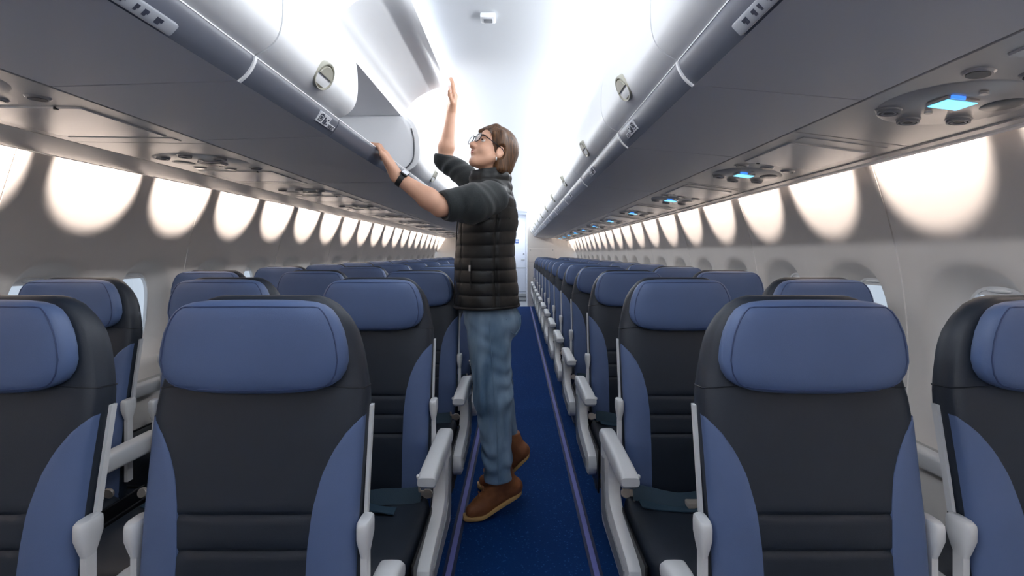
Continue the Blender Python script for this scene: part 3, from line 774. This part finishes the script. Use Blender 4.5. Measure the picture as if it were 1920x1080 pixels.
# ------------------------------------------------------------------ the person reaching into the open bin
def P(x, y, d): return np.array([(x - 970) * d / 960, d, EYE + (475 - y) * d / 960])   # survey point: direction and distance to a place in the cabin
class Field:
    """signed distance grid with smooth unions, meshed by surface nets"""
    def __init__(s, lo, hi, h):
        s.lo = np.array(lo, float); s.h = h; s.n = np.ceil((np.array(hi) - s.lo) / h).astype(int) + 1
        s.F = np.full(s.n, 0.06, np.float32)
    def region(s, lo, hi):
        a = np.maximum(np.floor((np.array(lo) - s.lo) / s.h).astype(int), 0); b = np.minimum(np.ceil((np.array(hi) - s.lo) / s.h).astype(int) + 1, s.n)
        if np.any(b <= a): return None
        sl = tuple(slice(i, j) for i, j in zip(a, b))
        ax = [(s.lo[k] + s.h * np.arange(a[k], b[k])).astype(np.float32) for k in range(3)]
        return sl, np.meshgrid(*ax, indexing='ij', sparse=True)
    def put(s, fn, lo, hi, k=0.01, mode='u', pad=0.05):
        r = s.region(np.array(lo) - pad, np.array(hi) + pad)
        if r is None: return
        sl, (X, Y, Z) = r; d = np.asarray(fn(X, Y, Z), np.float32); F = s.F[sl]
        if mode == 'u':
            h = np.clip(.5 + .5 * (F - d) / k, 0, 1); s.F[sl] = F * (1 - h) + d * h - k * h * (1 - h)
        else:
            d = -d; h = np.clip(.5 - .5 * (F - d) / k, 0, 1); s.F[sl] = F * (1 - h) + d * h + k * h * (1 - h)
    def cone(s, a, b, ra, rb, k=0.01, mode='u', fold=None):
        a = np.array(a, float); b = np.array(b, float); ab = b - a; L2 = max(float(ab @ ab), 1e-9); rm = max(ra, rb)
        def fn(X, Y, Z):
            t = np.clip(((X - a[0]) * ab[0] + (Y - a[1]) * ab[1] + (Z - a[2]) * ab[2]) / L2, 0, 1)
            d = np.sqrt((X - a[0] - t * ab[0]) ** 2 + (Y - a[1] - t * ab[1]) ** 2 + (Z - a[2] - t * ab[2]) ** 2) - (ra + (rb - ra) * t)
            return d if fold is None else d + fold(t, X, Y, Z)
        s.put(fn, np.minimum(a, b) - rm, np.maximum(a, b) + rm, k, mode)
    def ell(s, c, r, k=0.01, mode='u', M3=None):
        c = np.array(c, float); r = np.array(r, float); rm = r.max()
        def fn(X, Y, Z):
            x, y, z = X - c[0], Y - c[1], Z - c[2]
            if M3 is not None:
                x, y, z = (M3[0][0] * x + M3[0][1] * y + M3[0][2] * z, M3[1][0] * x + M3[1][1] * y + M3[1][2] * z, M3[2][0] * x + M3[2][1] * y + M3[2][2] * z)
            q = np.sqrt((x / r[0]) ** 2 + (y / r[1]) ** 2 + (z / r[2]) ** 2); g = np.sqrt((x / r[0] ** 2) ** 2 + (y / r[1] ** 2) ** 2 + (z / r[2] ** 2) ** 2)
            return q * (q - 1) / np.maximum(g, 1e-6)
        s.put(fn, c - rm, c + rm, k, mode)
    def mesh(s, name, m):
        F = s.F; n = F.shape; ins = F < 0
        c = [(i, j, k) for i in (0, 1) for j in (0, 1) for k in (0, 1)]
        def sub(A, o): return A[o[0]:n[0] - 1 + o[0], o[1]:n[1] - 1 + o[1], o[2]:n[2] - 1 + o[2]]
        cnt = np.zeros((n[0] - 1, n[1] - 1, n[2] - 1), np.int8)
        for o in c: cnt += sub(ins, o)
        act = np.argwhere((cnt > 0) & (cnt < 8))
        idx = np.full(cnt.shape, -1, np.int32); idx[tuple(act.T)] = np.arange(len(act))
        vals = np.stack([F[act[:, 0] + o[0], act[:, 1] + o[1], act[:, 2] + o[2]] for o in c], 1)
        ps = np.zeros((len(act), 3)); w = np.zeros(len(act)); C = np.array(c, float)
        for a in range(8):
            for b in range(a + 1, 8):
                if abs(C[a] - C[b]).sum() != 1: continue
                m_ = (vals[:, a] < 0) != (vals[:, b] < 0); t = vals[:, a] / np.where(m_, vals[:, a] - vals[:, b], 1)
                ps += np.where(m_[:, None], C[a] + t[:, None] * (C[b] - C[a]), 0); w += m_
        V = s.lo + s.h * (act + ps / np.maximum(w, 1)[:, None])
        faces = []
        for ax in range(3):
            u, v = [(1, 2), (2, 0), (0, 1)][ax]
            lo = [slice(None)] * 3; hi = [slice(None)] * 3; lo[ax] = slice(0, n[ax] - 1); hi[ax] = slice(1, n[ax])
            A, B = ins[tuple(lo)], ins[tuple(hi)]; e = np.argwhere(A != B)
            e = e[(e[:, u] > 0) & (e[:, v] > 0) & (e[:, u] < n[u] - 1) & (e[:, v] < n[v] - 1)]
            if not len(e): continue
            flip = A[tuple(e.T)]
            def g(du, dv):
                q = e.copy(); q[:, u] -= du; q[:, v] -= dv; return idx[tuple(q.T)]
            Q = np.stack([g(1, 1), g(0, 1), g(0, 0), g(1, 0)], 1); Q[~flip] = Q[~flip][:, ::-1]; faces.append(Q)
        Q = np.concatenate(faces); Q = Q[(Q >= 0).all(1)]
        me = bpy.data.meshes.new(name)
        me.vertices.add(len(V)); me.vertices.foreach_set('co', V.astype(np.float32).ravel())
        me.loops.add(Q.size); me.loops.foreach_set('vertex_index', Q.astype(np.int32).ravel())
        me.polygons.add(len(Q)); me.polygons.foreach_set('loop_start', np.arange(0, Q.size, 4, dtype=np.int32)); me.polygons.foreach_set('loop_total', np.full(len(Q), 4, np.int32))
        me.update(); me.validate(); me.shade_smooth(); me.materials.append(M[m] if isinstance(m, str) else m)
        return me

# joints (person faces the bin, -x; her left side is towards the camera)
nSh, fSh = P(926, 366, 2.37), P(893, 348, 2.66)
nEl, fEl = P(826, 388, 2.215), P(834, 300, 2.80)
nWr, fWr = P(744, 331, 2.185), P(846, 208, 2.755)
yaw, pit = R(34), R(26)
f0 = np.array([-math.cos(yaw), -math.sin(yaw), 0]); hf = f0 * math.cos(pit) + np.array([0, 0, 1]) * math.sin(pit)
hl = np.cross([0, 0, 1], f0); hl /= np.linalg.norm(hl); hu = np.cross(hf, hl)
HR = np.array([hf, hl, hu]); HS = 1.05
HC = P(895, 262, 2.46) - HS * (.086 * hf + .004 * hu)
def H(x, y, z): return HC + HS * (x * hf + y * hl + z * hu)
pel = np.array([-.140, 2.545, .95])

B = Field((-.70, 2.02, 0.0), (.12, 2.92, 2.20), .0042)
# trunk, legs and feet inside the clothes
B.cone(pel, (-.15, 2.53, 1.30), .085, .10, .03); B.cone((-.15, 2.45, 1.40), (-.15, 2.60, 1.40), .07, .07, .03)
for hp_, kn, an in (((-.135, 2.46, .93), (-.105, 2.43, .55), (-.085, 2.42, .20)), ((-.135, 2.62, .93), (-.115, 2.66, .57), (-.075, 2.69, .24))):
    B.cone(hp_, kn, .065, .045, .02); B.cone(kn, an, .045, .028, .02); B.cone(an, (an[0] - .085, an[1], an[2] - .14), .028, .020, .02)
neck0 = np.array([-.130, 2.53, 1.52])
B.cone(neck0, H(-.030, 0, -.055), .062, .052, .02)
# arms
A = np.array
for Sh, El, Wr, bulge in ((nSh, nEl, nWr, 1.0), (fSh, fEl, fWr, .94)):
    B.cone(Sh + A([-.02, .05, -.02]) if Sh is nSh else Sh, El, .046 * bulge, .043 * bulge, .02); mid = El + .28 * (Wr - El)
    B.cone(El, mid, .0425 * bulge, .0445 * bulge, .015); B.cone(mid, Wr, .0445 * bulge, .026 * bulge, .02)
def hand(wr, kn, fingers, thumb, hw=.0155):
    for j, q in enumerate(kn):
        B.cone(wr + .22 * (q - wr), q, hw * 1.12, hw * .80, .012)
    B.cone(wr, np.mean(kn, 0), .0245, .018, .014)
    for pts, r0 in fingers:
        for i in range(len(pts) - 1): B.cone(pts[i], pts[i + 1], r0 * (1 - .07 * i), r0 * (.93 - .07 * i), .0035)
    for i in range(len(thumb) - 1): B.cone(thumb[i], thumb[i + 1], (.0155, .0115, .0095)[i], (.0115, .0095, .0085)[i], .008)
A = np.array
# near hand: palm over the lip rail, fingers hooked over the edge into the bin
kn = [A([-.560, y, z]) for y, z in ((2.118, 1.650), (2.142, 1.659), (2.166, 1.661), (2.189, 1.655))]
fg = []
for q, l, r0 in zip(kn, (.82, .95, 1.0, .93), (.0078, .0088, .009, .0088)):
    fg.append(([q, q + A([-.020 * l, -.002, .034]), q + A([-.056 * l, -.003, .038]), q + A([-.076 * l, -.003, .016])], r0))
hand(nWr, kn, fg, [nWr + A([-.012, .022, .025]), A([-.560, 2.213, 1.632]), A([-.585, 2.224, 1.652]), A([-.598, 2.226, 1.668])])
# far hand: open palm against the raised door edge, fingers up
kn = [A([-.334, y, z]) for y, z in ((2.672, 2.070), (2.694, 2.076), (2.717, 2.073), (2.738, 2.064))]
fg = []
for q, l, r0, dy in zip(kn, (.93, 1.0, .94, .78), (.0088, .009, .0088, .0078), (-.006, -.001, .003, .007)):
    fg.append(([q, q + A([-.002, dy, .038 * l]), q + A([-.006, dy * 1.6, .064 * l]), q + A([-.014, dy * 2, .084 * l])], r0))
hand(fWr, kn, fg, [fWr + A([.004, -.018, .025]), A([-.345, 2.690, 2.040]), A([-.352, 2.660, 2.060]), A([-.352, 2.646, 2.078])])
# head with face
def he(c, r, k=.01, mode='u'): B.ell(H(*c), A(r) * HS, k * HS, mode, HR)
def hc(a, b, ra, rb, k=.008, mode='u'): B.cone(H(*a), H(*b), ra * HS, rb * HS, k * HS, mode)
he((-.018, 0, .035), (.097, .074, .083)); he((.026, 0, -.026), (.060, .058, .084), .02)
for e in (-1, 1):
    hc((-.002, e * .054, -.048), (.052, e * .016, -.094), .019, .017, .02)
    he((.050, e * .036, -.034), (.026, .022, .026), .02)
    hc((.070, e * .012, .024), (.062, e * .046, .026), .010, .009, .014)
hc((.060, -.006, -.096), (.060, .006, -.096), .017, .017, .012)
for e in (-1, 1): he((.086, e * .032, .004), (.015, .016, .011), .012, 'd')
hc((.074, 0, .012), (.100, 0, -.030), .0075, .0105, .010)
for e in (-1, 1): he((.090, e * .012, -.036), (.012, .009, .008), .008)
hc((.073, -.014, -.058), (.073, .014, -.058), .0095, .0095, .010)
for e in (-1, 1):
    he((-.010, e * .075, -.017), (.021, .008, .031), .005); he((-.006, e * .083, -.015), (.012, .005, .019), .004, 'd')
PERSON = tag(empty('person', (-.13, 2.5, 0)), 'person in black padded vest and jeans on tiptoe reaching up into the open overhead bin', 'person')
OFF = Vector(PERSON.location)
def wear(name, me, parent=None, label=None):
    o = link(name, me, parent or PERSON)
    o.location = -OFF if parent is None else (0, 0, 0)
    if label: o['label'] = label
    return o
wear('body', B.mesh('body', 'skin'))

# lips, eyes, brows
F = Field(H(.08, 0, -.06) - .05, H(.08, 0, -.06) + .05, .0016)
F.cone(H(.082, -.017, -.0535), H(.0855, 0, -.0515), .0018, .0034, .003); F.cone(H(.082, .017, -.0535), H(.0855, 0, -.0515), .0018, .0034, .003)
F.cone(H(.081, -.015, -.0595), H(.0845, 0, -.0625), .0018, .0042, .003); F.cone(H(.081, .015, -.0595), H(.0845, 0, -.0625), .0018, .0042, .003)
wear('lips', F.mesh('lips', 'lips'))
for e in (-1, 1):
    b = MB().ellipsoid(H(.0695, e * .032, .003), (.0105,) * 3, 16, 10); ey = wear('eye', b.mesh('eye', 'eyewhite'))
    gaze = (H(.0695, e * .032, .003) + HS * .0076 * (hf * .95 + hu * .20 + .22 * hl)); b = MB().ellipsoid(gaze, (.0062,) * 3, 12, 8); wear('iris', b.mesh('iris', 'iris'), ey)
    b = MB().tube([H(.083, e * .016, .022), H(.0835, e * .030, .0275), H(.074, e * .046, .023)], [.0028, .0032, .0016], 6); wear('eyebrow', b.mesh('eyebrow', 'hair'))
    b = MB().tube([H(.080, e * .021, .006), H(.0815, e * .032, .009), H(.074, e * .045, .004)], [.003, .0042, .003], 6); wear('eyelid', b.mesh('eyelid', 'skin'))
# glasses
gl = MB()
for e in (-1, 1):
    gl.tube([H(.101 - .006 * abs(math.cos(a) + e * .6) * .3, e * .033 + .0235 * math.cos(a), .001 + .0215 * math.sin(a)) for a in [2 * math.pi * i / 24 for i in range(24)]], .0024, 6, True)
    gl.tube([H(.097, e * .056, .010), H(.085, e * .070, .009), H(.04, e * .0765, .004), H(-.012, e * .080, .000), H(-.030, e * .081, -.016)], .0024, 6)
gl.tube([H(.101, -.0105, .006), H(.105, 0, .009), H(.101, .0105, .006)], .0022, 6)
G = wear('glasses', gl.mesh('glasses', 'glasses'), None, 'round black framed glasses')
for e in (-1, 1):
    ring = lambda o: [H(.101 - .0018 * abs(math.cos(a) + e * .6) + o, e * .033 + .0225 * math.cos(a), .001 + .0205 * math.sin(a)) for a in [2 * math.pi * i / 24 for i in range(24)]]
    wear('lens', MB().loft([ring(0), ring(.0012)]).mesh('lens', 'lensglass'), G)
wear('earring', MB().ellipsoid(H(-.002, .080, -.057), (.004, .004, .010), 10, 8).mesh('earring', 'zip'))

# hair: chin-length bob, side parted, tucked behind the ear
F = Field(HC - .17, HC + .17, .0032)
def fe(c, r, k=.012, mode='u'): F.ell(H(*c), A(r) * HS, k, mode, HR)
fe((-.022, 0, .040), (.106, .085, .089)); fe((-.058, 0, -.016), (.070, .084, .094), .03); fe((-.070, 0, -.056), (.052, .074, .056), .03)
for e in (-1, 1): F.cone(H(.020, e * .068, .060), H(-.045, e * .074, -.080), .022, .026, .02)
F.cone(H(.036, .026, .096), H(.074, -.040, .068), .014, .010, .02); F.cone(H(.036, .026, .096), H(.052, .062, .048), .014, .010, .02)
fe((.096, .006, -.022), (.078, .085, .094), .010, 'd'); fe((.050, .085, -.045), (.055, .03, .060), .010, 'd'); fe((.050, -.085, -.045), (.050, .03, .060), .010, 'd')
fe((-.004, .092, -.021), (.026, .024, .036), .006, 'd')
fe((-.01, 0, -.125), (.075, .05, .05), .012, 'd')
def strands(X, Y, Z): return 0
wear('hair', F.mesh('hair', 'hair'))

# padded vest with horizontal quilting
def vest_fn(X, Y, Z):
    zq = Z - .10 * (X + .155) * np.clip((Z - 1.12) * 4, -1, 1) * (X > -.155)
    ax = np.interp(Z, [.95, 1.0, 1.15, 1.25, 1.40, 1.50, 1.58], [.158, .158, .150, .144, .146, .125, .090]).astype(np.float32)
    ay = np.interp(Z, [.95, 1.0, 1.15, 1.25, 1.40, 1.50, 1.58], [.190, .188, .178, .178, .190, .172, .110]).astype(np.float32)
    cx = np.interp(Z, [.95, 1.0, 1.2, 1.36, 1.5], [-.150, -.150, -.156, -.150, -.135]).astype(np.float32)
    cy = 2.525
    q = .0065 * (np.abs(np.sin(np.pi * (zq - .985) / .058)) ** .32 - .8)
    ang = np.arctan2(Y - cy, X - cx); seam = np.exp(-((ang + 1.25) / .05) ** 2) * .009 + np.exp(-((ang + 2.35) / .035) ** 2) * .006 + np.exp(-((ang + 3.05) / .04) ** 2) * .008
    wr = .0035 * np.sin(31 * X + 17 * Z + 5 * Y) + .003 * np.sin(23 * Z - 41 * Y + 9 * X)
    d = (np.sqrt(((X - cx) / ax) ** 2 + ((Y - cy) / ay) ** 2) - 1) * np.minimum(ax, ay) - q + seam + wr
    return np.maximum(np.maximum(d, .978 + .02 * (X + .15) - Z), Z - 1.555)
V = Field((-.40, 2.24, .93), (.10, 2.82, 1.72), .0045)
V.put(vest_fn, (-.40, 2.24, .93), (.10, 2.82, 1.72), .008)
for sy in (2.405, 2.645): V.cone((-.110, sy, 1.505), (-.130, 2.525, 1.55), .062, .072, .03)
nc = np.array([-.150, 2.515, 0])
def collar(X, Y, Z):
    t = np.clip((Z - 1.52) / .13, 0, 1); cx = -.136 + .004 * t; r = np.sqrt(((X - cx) / 1.10) ** 2 + (Y - 2.515) ** 2)
    ro = .100 - .014 * t + .005 * np.abs(np.sin(np.pi * (Z - 1.50) / .045)) + .003 * np.sin(9 * np.arctan2(Y - 2.515, X - cx)); top = 1.652 + .08 * (X + .14) + .006 * np.sin(20 * Y)
    return np.maximum(np.maximum(r - ro, (ro - .022) - r), np.maximum(1.50 - Z, Z - top))
V.put(collar, (-.28, 2.39, 1.50), (0, 2.64, 1.70), .012)
vest = wear('vest', V.mesh('vest', 'vest'))
hem = MB().tube([(-.150 + .158 * math.cos(a), 2.525 + .186 * math.sin(a), .984 + .02 * .158 * math.cos(a)) for a in [2 * math.pi * i / 48 for i in range(48)]], .008, 8, True); wear('hem', hem.mesh('hem', 'vest'), vest)
def on_vest(ang, z, o=.004):
    ax = float(np.interp(z, [.95, 1.0, 1.15, 1.25, 1.40, 1.50, 1.58], [.158, .158, .150, .144, .146, .125, .090])); ay = float(np.interp(z, [.95, 1.0, 1.15, 1.25, 1.40, 1.50, 1.58], [.190, .188, .178, .178, .190, .172, .110]))
    cx = float(np.interp(z, [.95, 1.0, 1.2, 1.36, 1.5], [-.150, -.150, -.156, -.150, -.135]))
    return (cx + (ax + o) * math.cos(ang), 2.525 + (ay + o) * math.sin(ang), z)
wear('pocket_zip', MB().tube([on_vest(-1.98, z, .005) for z in np.linspace(1.075, 1.205, 9)], .0032, 6).mesh('pocket_zip', 'black'), vest)
wear('zip_pull', MB().tube([on_vest(-1.98, 1.185, .012), on_vest(-1.98, 1.158, .014)], .0045, 8).mesh('zip_pull', 'zip'), vest)
wear('front_zip', MB().tube([on_vest(3.05 + math.pi * 0, z, .006) for z in np.linspace(.99, 1.52, 24)], .0035, 6).mesh('front_zip', 'black'), vest)

# fleece sleeves pushed up to the elbows
for Sh, El, Wr, r0, r1, t1 in ((nSh, nEl, nWr, .079, .062, .93), (fSh, fEl, fWr, .068, .055, 1.0)):
    E1 = Sh + t1 * (El - Sh); F = Field(np.minimum(Sh, E1) - .13, np.maximum(Sh, E1) + .13, .0042)
    fold = lambda t, X, Y, Z: -.004 * np.sin(t * 15 + 22 * Y + 14 * Z + 3 * np.sin(19 * Z)) * np.clip(t * 1.6 - .3, .05, 1) - .003 * np.sin(27 * X - 35 * Z + 21 * Y + 2 * np.sin(30 * X))
    if Sh is nSh: F.cone(Sh + A([-.022, .035, -.014]), Sh + .5 * (E1 - Sh) + A([0, 0, -.020]), .090, .086, .03, fold=fold); F.cone(Sh + .45 * (E1 - Sh) + A([0, 0, -.016]), E1, .086, r1, .03, fold=fold)
    else: F.cone(Sh, E1, r0, r1, .02, fold=fold)
    ax_ = (E1 - Sh) / np.linalg.norm(E1 - Sh)
    if Sh is nSh:
        for o, rr in ((-.055, .066), (-.020, .067)): F.cone(E1 + ax_ * (o - .012), E1 + ax_ * (o + .012), rr, rr, .012)
        c1 = E1 + ax_ * .005; nrm_ = ax_
    else:
        up_ = (fWr - fEl) / np.linalg.norm(fWr - fEl); F.cone(E1, E1 + up_ * .03, r1, .056, .02); c1 = E1 + up_ * .025; nrm_ = up_
    # trim flat at the cuff
    def cut(X, Y, Z, c1=c1, nrm_=nrm_): return -((X - c1[0]) * nrm_[0] + (Y - c1[1]) * nrm_[1] + (Z - c1[2]) * nrm_[2])
    F.put(cut, F.lo, F.lo + F.h * F.n, .006, 'd')
    sl = wear('sleeve', F.mesh('sleeve', 'fleece'))
    u_ = np.cross(nrm_, [0, 1, .3]); u_ /= np.linalg.norm(u_); v_ = np.cross(nrm_, u_)
    rc = .058 if Sh is nSh else .051
    wear('cuff', MB().tube([c1 - nrm_ * .004 + rc * (math.cos(a) * u_ + math.sin(a) * v_) for a in [2 * math.pi * i / 28 for i in range(28)]], .0085, 8, True).mesh('cuff', 'fleece'), sl)

# smartwatch on the near wrist
ax_ = (nEl - nWr) / np.linalg.norm(nEl - nWr); u_ = np.cross(ax_, [0, -1, .2]); u_ /= np.linalg.norm(u_); v_ = np.cross(ax_, u_)
wc = nWr + ax_ * .022
rings = [[wc + ax_ * o + r * (math.cos(a) * u_ + math.sin(a) * v_) for a in [2 * math.pi * i / 28 for i in range(28)]] for o, r in ((-.0105, .0285), (-.0115, .0325), (.0115, .0345), (.0105, .0305))]
wt = wear('watch_strap', MB().loft(rings + [rings[0]], caps=False).mesh('watch_strap', 'black'))
dv = A([.25, -.45, .85]); dv = dv - ax_ * (dv @ ax_); dv /= np.linalg.norm(dv); w2 = np.cross(ax_, dv)
mt = Matrix(((w2[0], ax_[0], dv[0], wc[0]), (w2[1], ax_[1], dv[1], wc[1]), (w2[2], ax_[2], dv[2], wc[2]), (0, 0, 0, 1)))
wear('watch_case', MB().box(-.019, .019, -.017, .017, .029, .040, .005, 3).xf(mt).mesh('watch_case', 'black'), wt)
wear('watch_face', MB().box(-.0155, .0155, -.0135, .0135, .0395, .0412, .0008, 1).xf(mt).mesh('watch_face', 'label'), wt)

# jeans
J = Field((-.36, 2.30, .08), (.12, 2.84, 1.08), .0042)
def fold_leg(t, X, Y, Z):
    kz = np.exp(-((Z - .55) / .12) ** 2); an = np.exp(-((Z - .22) / .10) ** 2); hp2 = np.exp(-((Z - .90) / .08) ** 2)
    return -.0045 * (kz + .4) * np.sin(48 * Z - 42 * X + 5 * np.sin(21 * X + 11 * Z) + 9 * np.sin(14 * Y)) - .0055 * an * np.sin(70 * Z + 38 * X - 24 * Y + 3 * np.sin(33 * X)) - .003 * hp2 * np.sin(48 * Z - 30 * X) - .002 * np.sin(40 * X + 25 * Y)
nk, nh = (-.112, 2.43, .56), (-.088, 2.42, .145)
J.cone((-.140, 2.47, .90), nk, .108, .084, .03, fold=fold_leg); J.cone(nk, nh, .083, .064, .03, fold=fold_leg)
fk, fh = (-.116, 2.655, .58), (-.048, 2.69, .20)
J.cone((-.140, 2.62, .90), fk, .106, .082, .03, fold=fold_leg); J.cone(fk, fh, .081, .062, .03, fold=fold_leg)
J.ell((-.140, 2.545, .955), (.128, .172, .11), .03); J.ell((-.055, 2.545, .90), (.075, .15, .085), .03)
def cut(X, Y, Z): return Z - .172 - .10 * (X + .09)
def cut2(X, Y, Z): return np.where(Y > 2.56, Z - .215 - .25 * (X + .06), 1.0)
J.put(cut, J.lo, J.lo + J.h * J.n, .006, 'd'); J.put(cut2, J.lo, J.lo + J.h * J.n, .006, 'd')
jeans = wear('jeans', J.mesh('jeans', 'denim'))
sm_ = [(-.128, 2.355, .95), (-.132, 2.358, .85), (-.122, 2.340, .72), (-.112, 2.3445, .56), (-.10, 2.3475, .40), (-.090, 2.3535, .20), (-.088, 2.3545, .15)]
pts = dense([(p[0], p[2]) for p in sm_], 6)
def leg_r(z): 
    a = np.interp(z, [.145, .56, .90], [.064, .084, .108]); c = np.interp(z, [.145, .56, .90], [2.42, 2.43, 2.47]); cx = np.interp(z, [.145, .56, .90], [-.088, -.112, -.140]); return a, c, cx
sp = []
for z in np.linspace(.93, .185, 30):
    a, c, cx = leg_r(min(z, .9)); sp.append((cx + a * .10, c - a * 1.0 - .003, z))
wear('side_seam', MB().tube(sp, .0032, 5).mesh('side_seam', 'denim'), jeans)
wear('back_pocket', MB().tube([(-.052, 2.395, .935), (-.030, 2.405, .87), (-.010, 2.43, .855), (.012, 2.47, .88), (.016, 2.49, .94)], .003, 5).mesh('back_pocket', 'denim'), jeans)

# boots with raised heels
for fy, dx, lift, yawf in ((2.415, 0.0, 0.0, .03), (2.685, .040, .085, -.02)):
    toe = A([-.212 + dx, fy - yawf, .040]); ball = A([-.165 + dx, fy, .046]); heel = A([-.018 + dx, fy + yawf, .128 + lift]); ank = A([-.072 + dx, fy + yawf * .5, .175 + lift * .9]); top = A([-.075 + dx, fy + yawf * .5, .235 + lift * .8])
    F = Field(np.minimum(toe, heel) - .09, np.maximum(heel, top) + .08, .0038)
    F.cone(toe, ball, .031, .040, .02); F.cone(ball, heel, .040, .037, .03); F.cone(heel, ank, .036, .047, .03); F.cone(ball + A([0, 0, .01]), ank, .036, .048, .03); F.cone(ank, top, .048, .049, .02)
    # flat underside along toe - ball - heel
    def under(X, Y, Z, dx=dx, lift=lift): return Z - np.interp(X - dx, [-.26, -.17, -.10, .04], [.020, .016, .046 + lift * .35, .100 + lift])
    F.put(under, F.lo, F.lo + F.h * F.n, .004, 'd')
    def cap(X, Y, Z, t=top): return -(Z - t[2] - .004)
    F.put(cap, F.lo, F.lo + F.h * F.n, .006, 'd')
    bt = wear('boot', F.mesh('boot', 'boot'), None, 'brown leather lace-up boot')
    prof = [(-.252, .018, .010), (-.245, .014, .024), (-.225, .011, .034), (-.195, .010, .040), (-.165, .011, .042), (-.135, .022 + lift * .12, .040), (-.10, .040 + lift * .33, .036), (-.05, .066 + lift * .66, .036), (-.01, .086 + lift * .92, .037), (.012, .097 + lift * 1.03, .030), (.022, .102 + lift * 1.08, .014)]
    rings = []
    for x, z, hw in dense(prof, 3):
        yc = fy + yawf * (x + .115) / .115; z0 = max(z - .010, .0015)
        ring = []
        for k in range(16):
            a = 2 * math.pi * k / 16; ring.append((x + dx, yc + hw * sgnpow(math.cos(a), .45), (z0 + z + .013) / 2 + (z + .013 - z0) / 2 * sgnpow(math.sin(a), .5)))
        rings.append(ring)
    wear('sole', MB().loft(rings).mesh('sole', 'sole'), bt)
    la = MB()
    for q in (.25, .45, .65, .85):
        c = ball * (1 - q) + ank * q; c = c + A([-.036 - .01 * q, 0, .032])
        la.tube([c + A([.006, -.022, -.012]), c + A([-.004, 0, .004]), c + A([.006, .022, -.012])], .0028, 5)
    wear('laces', la.mesh('laces', 'boot'), bt)['kind'] = 'stuff'
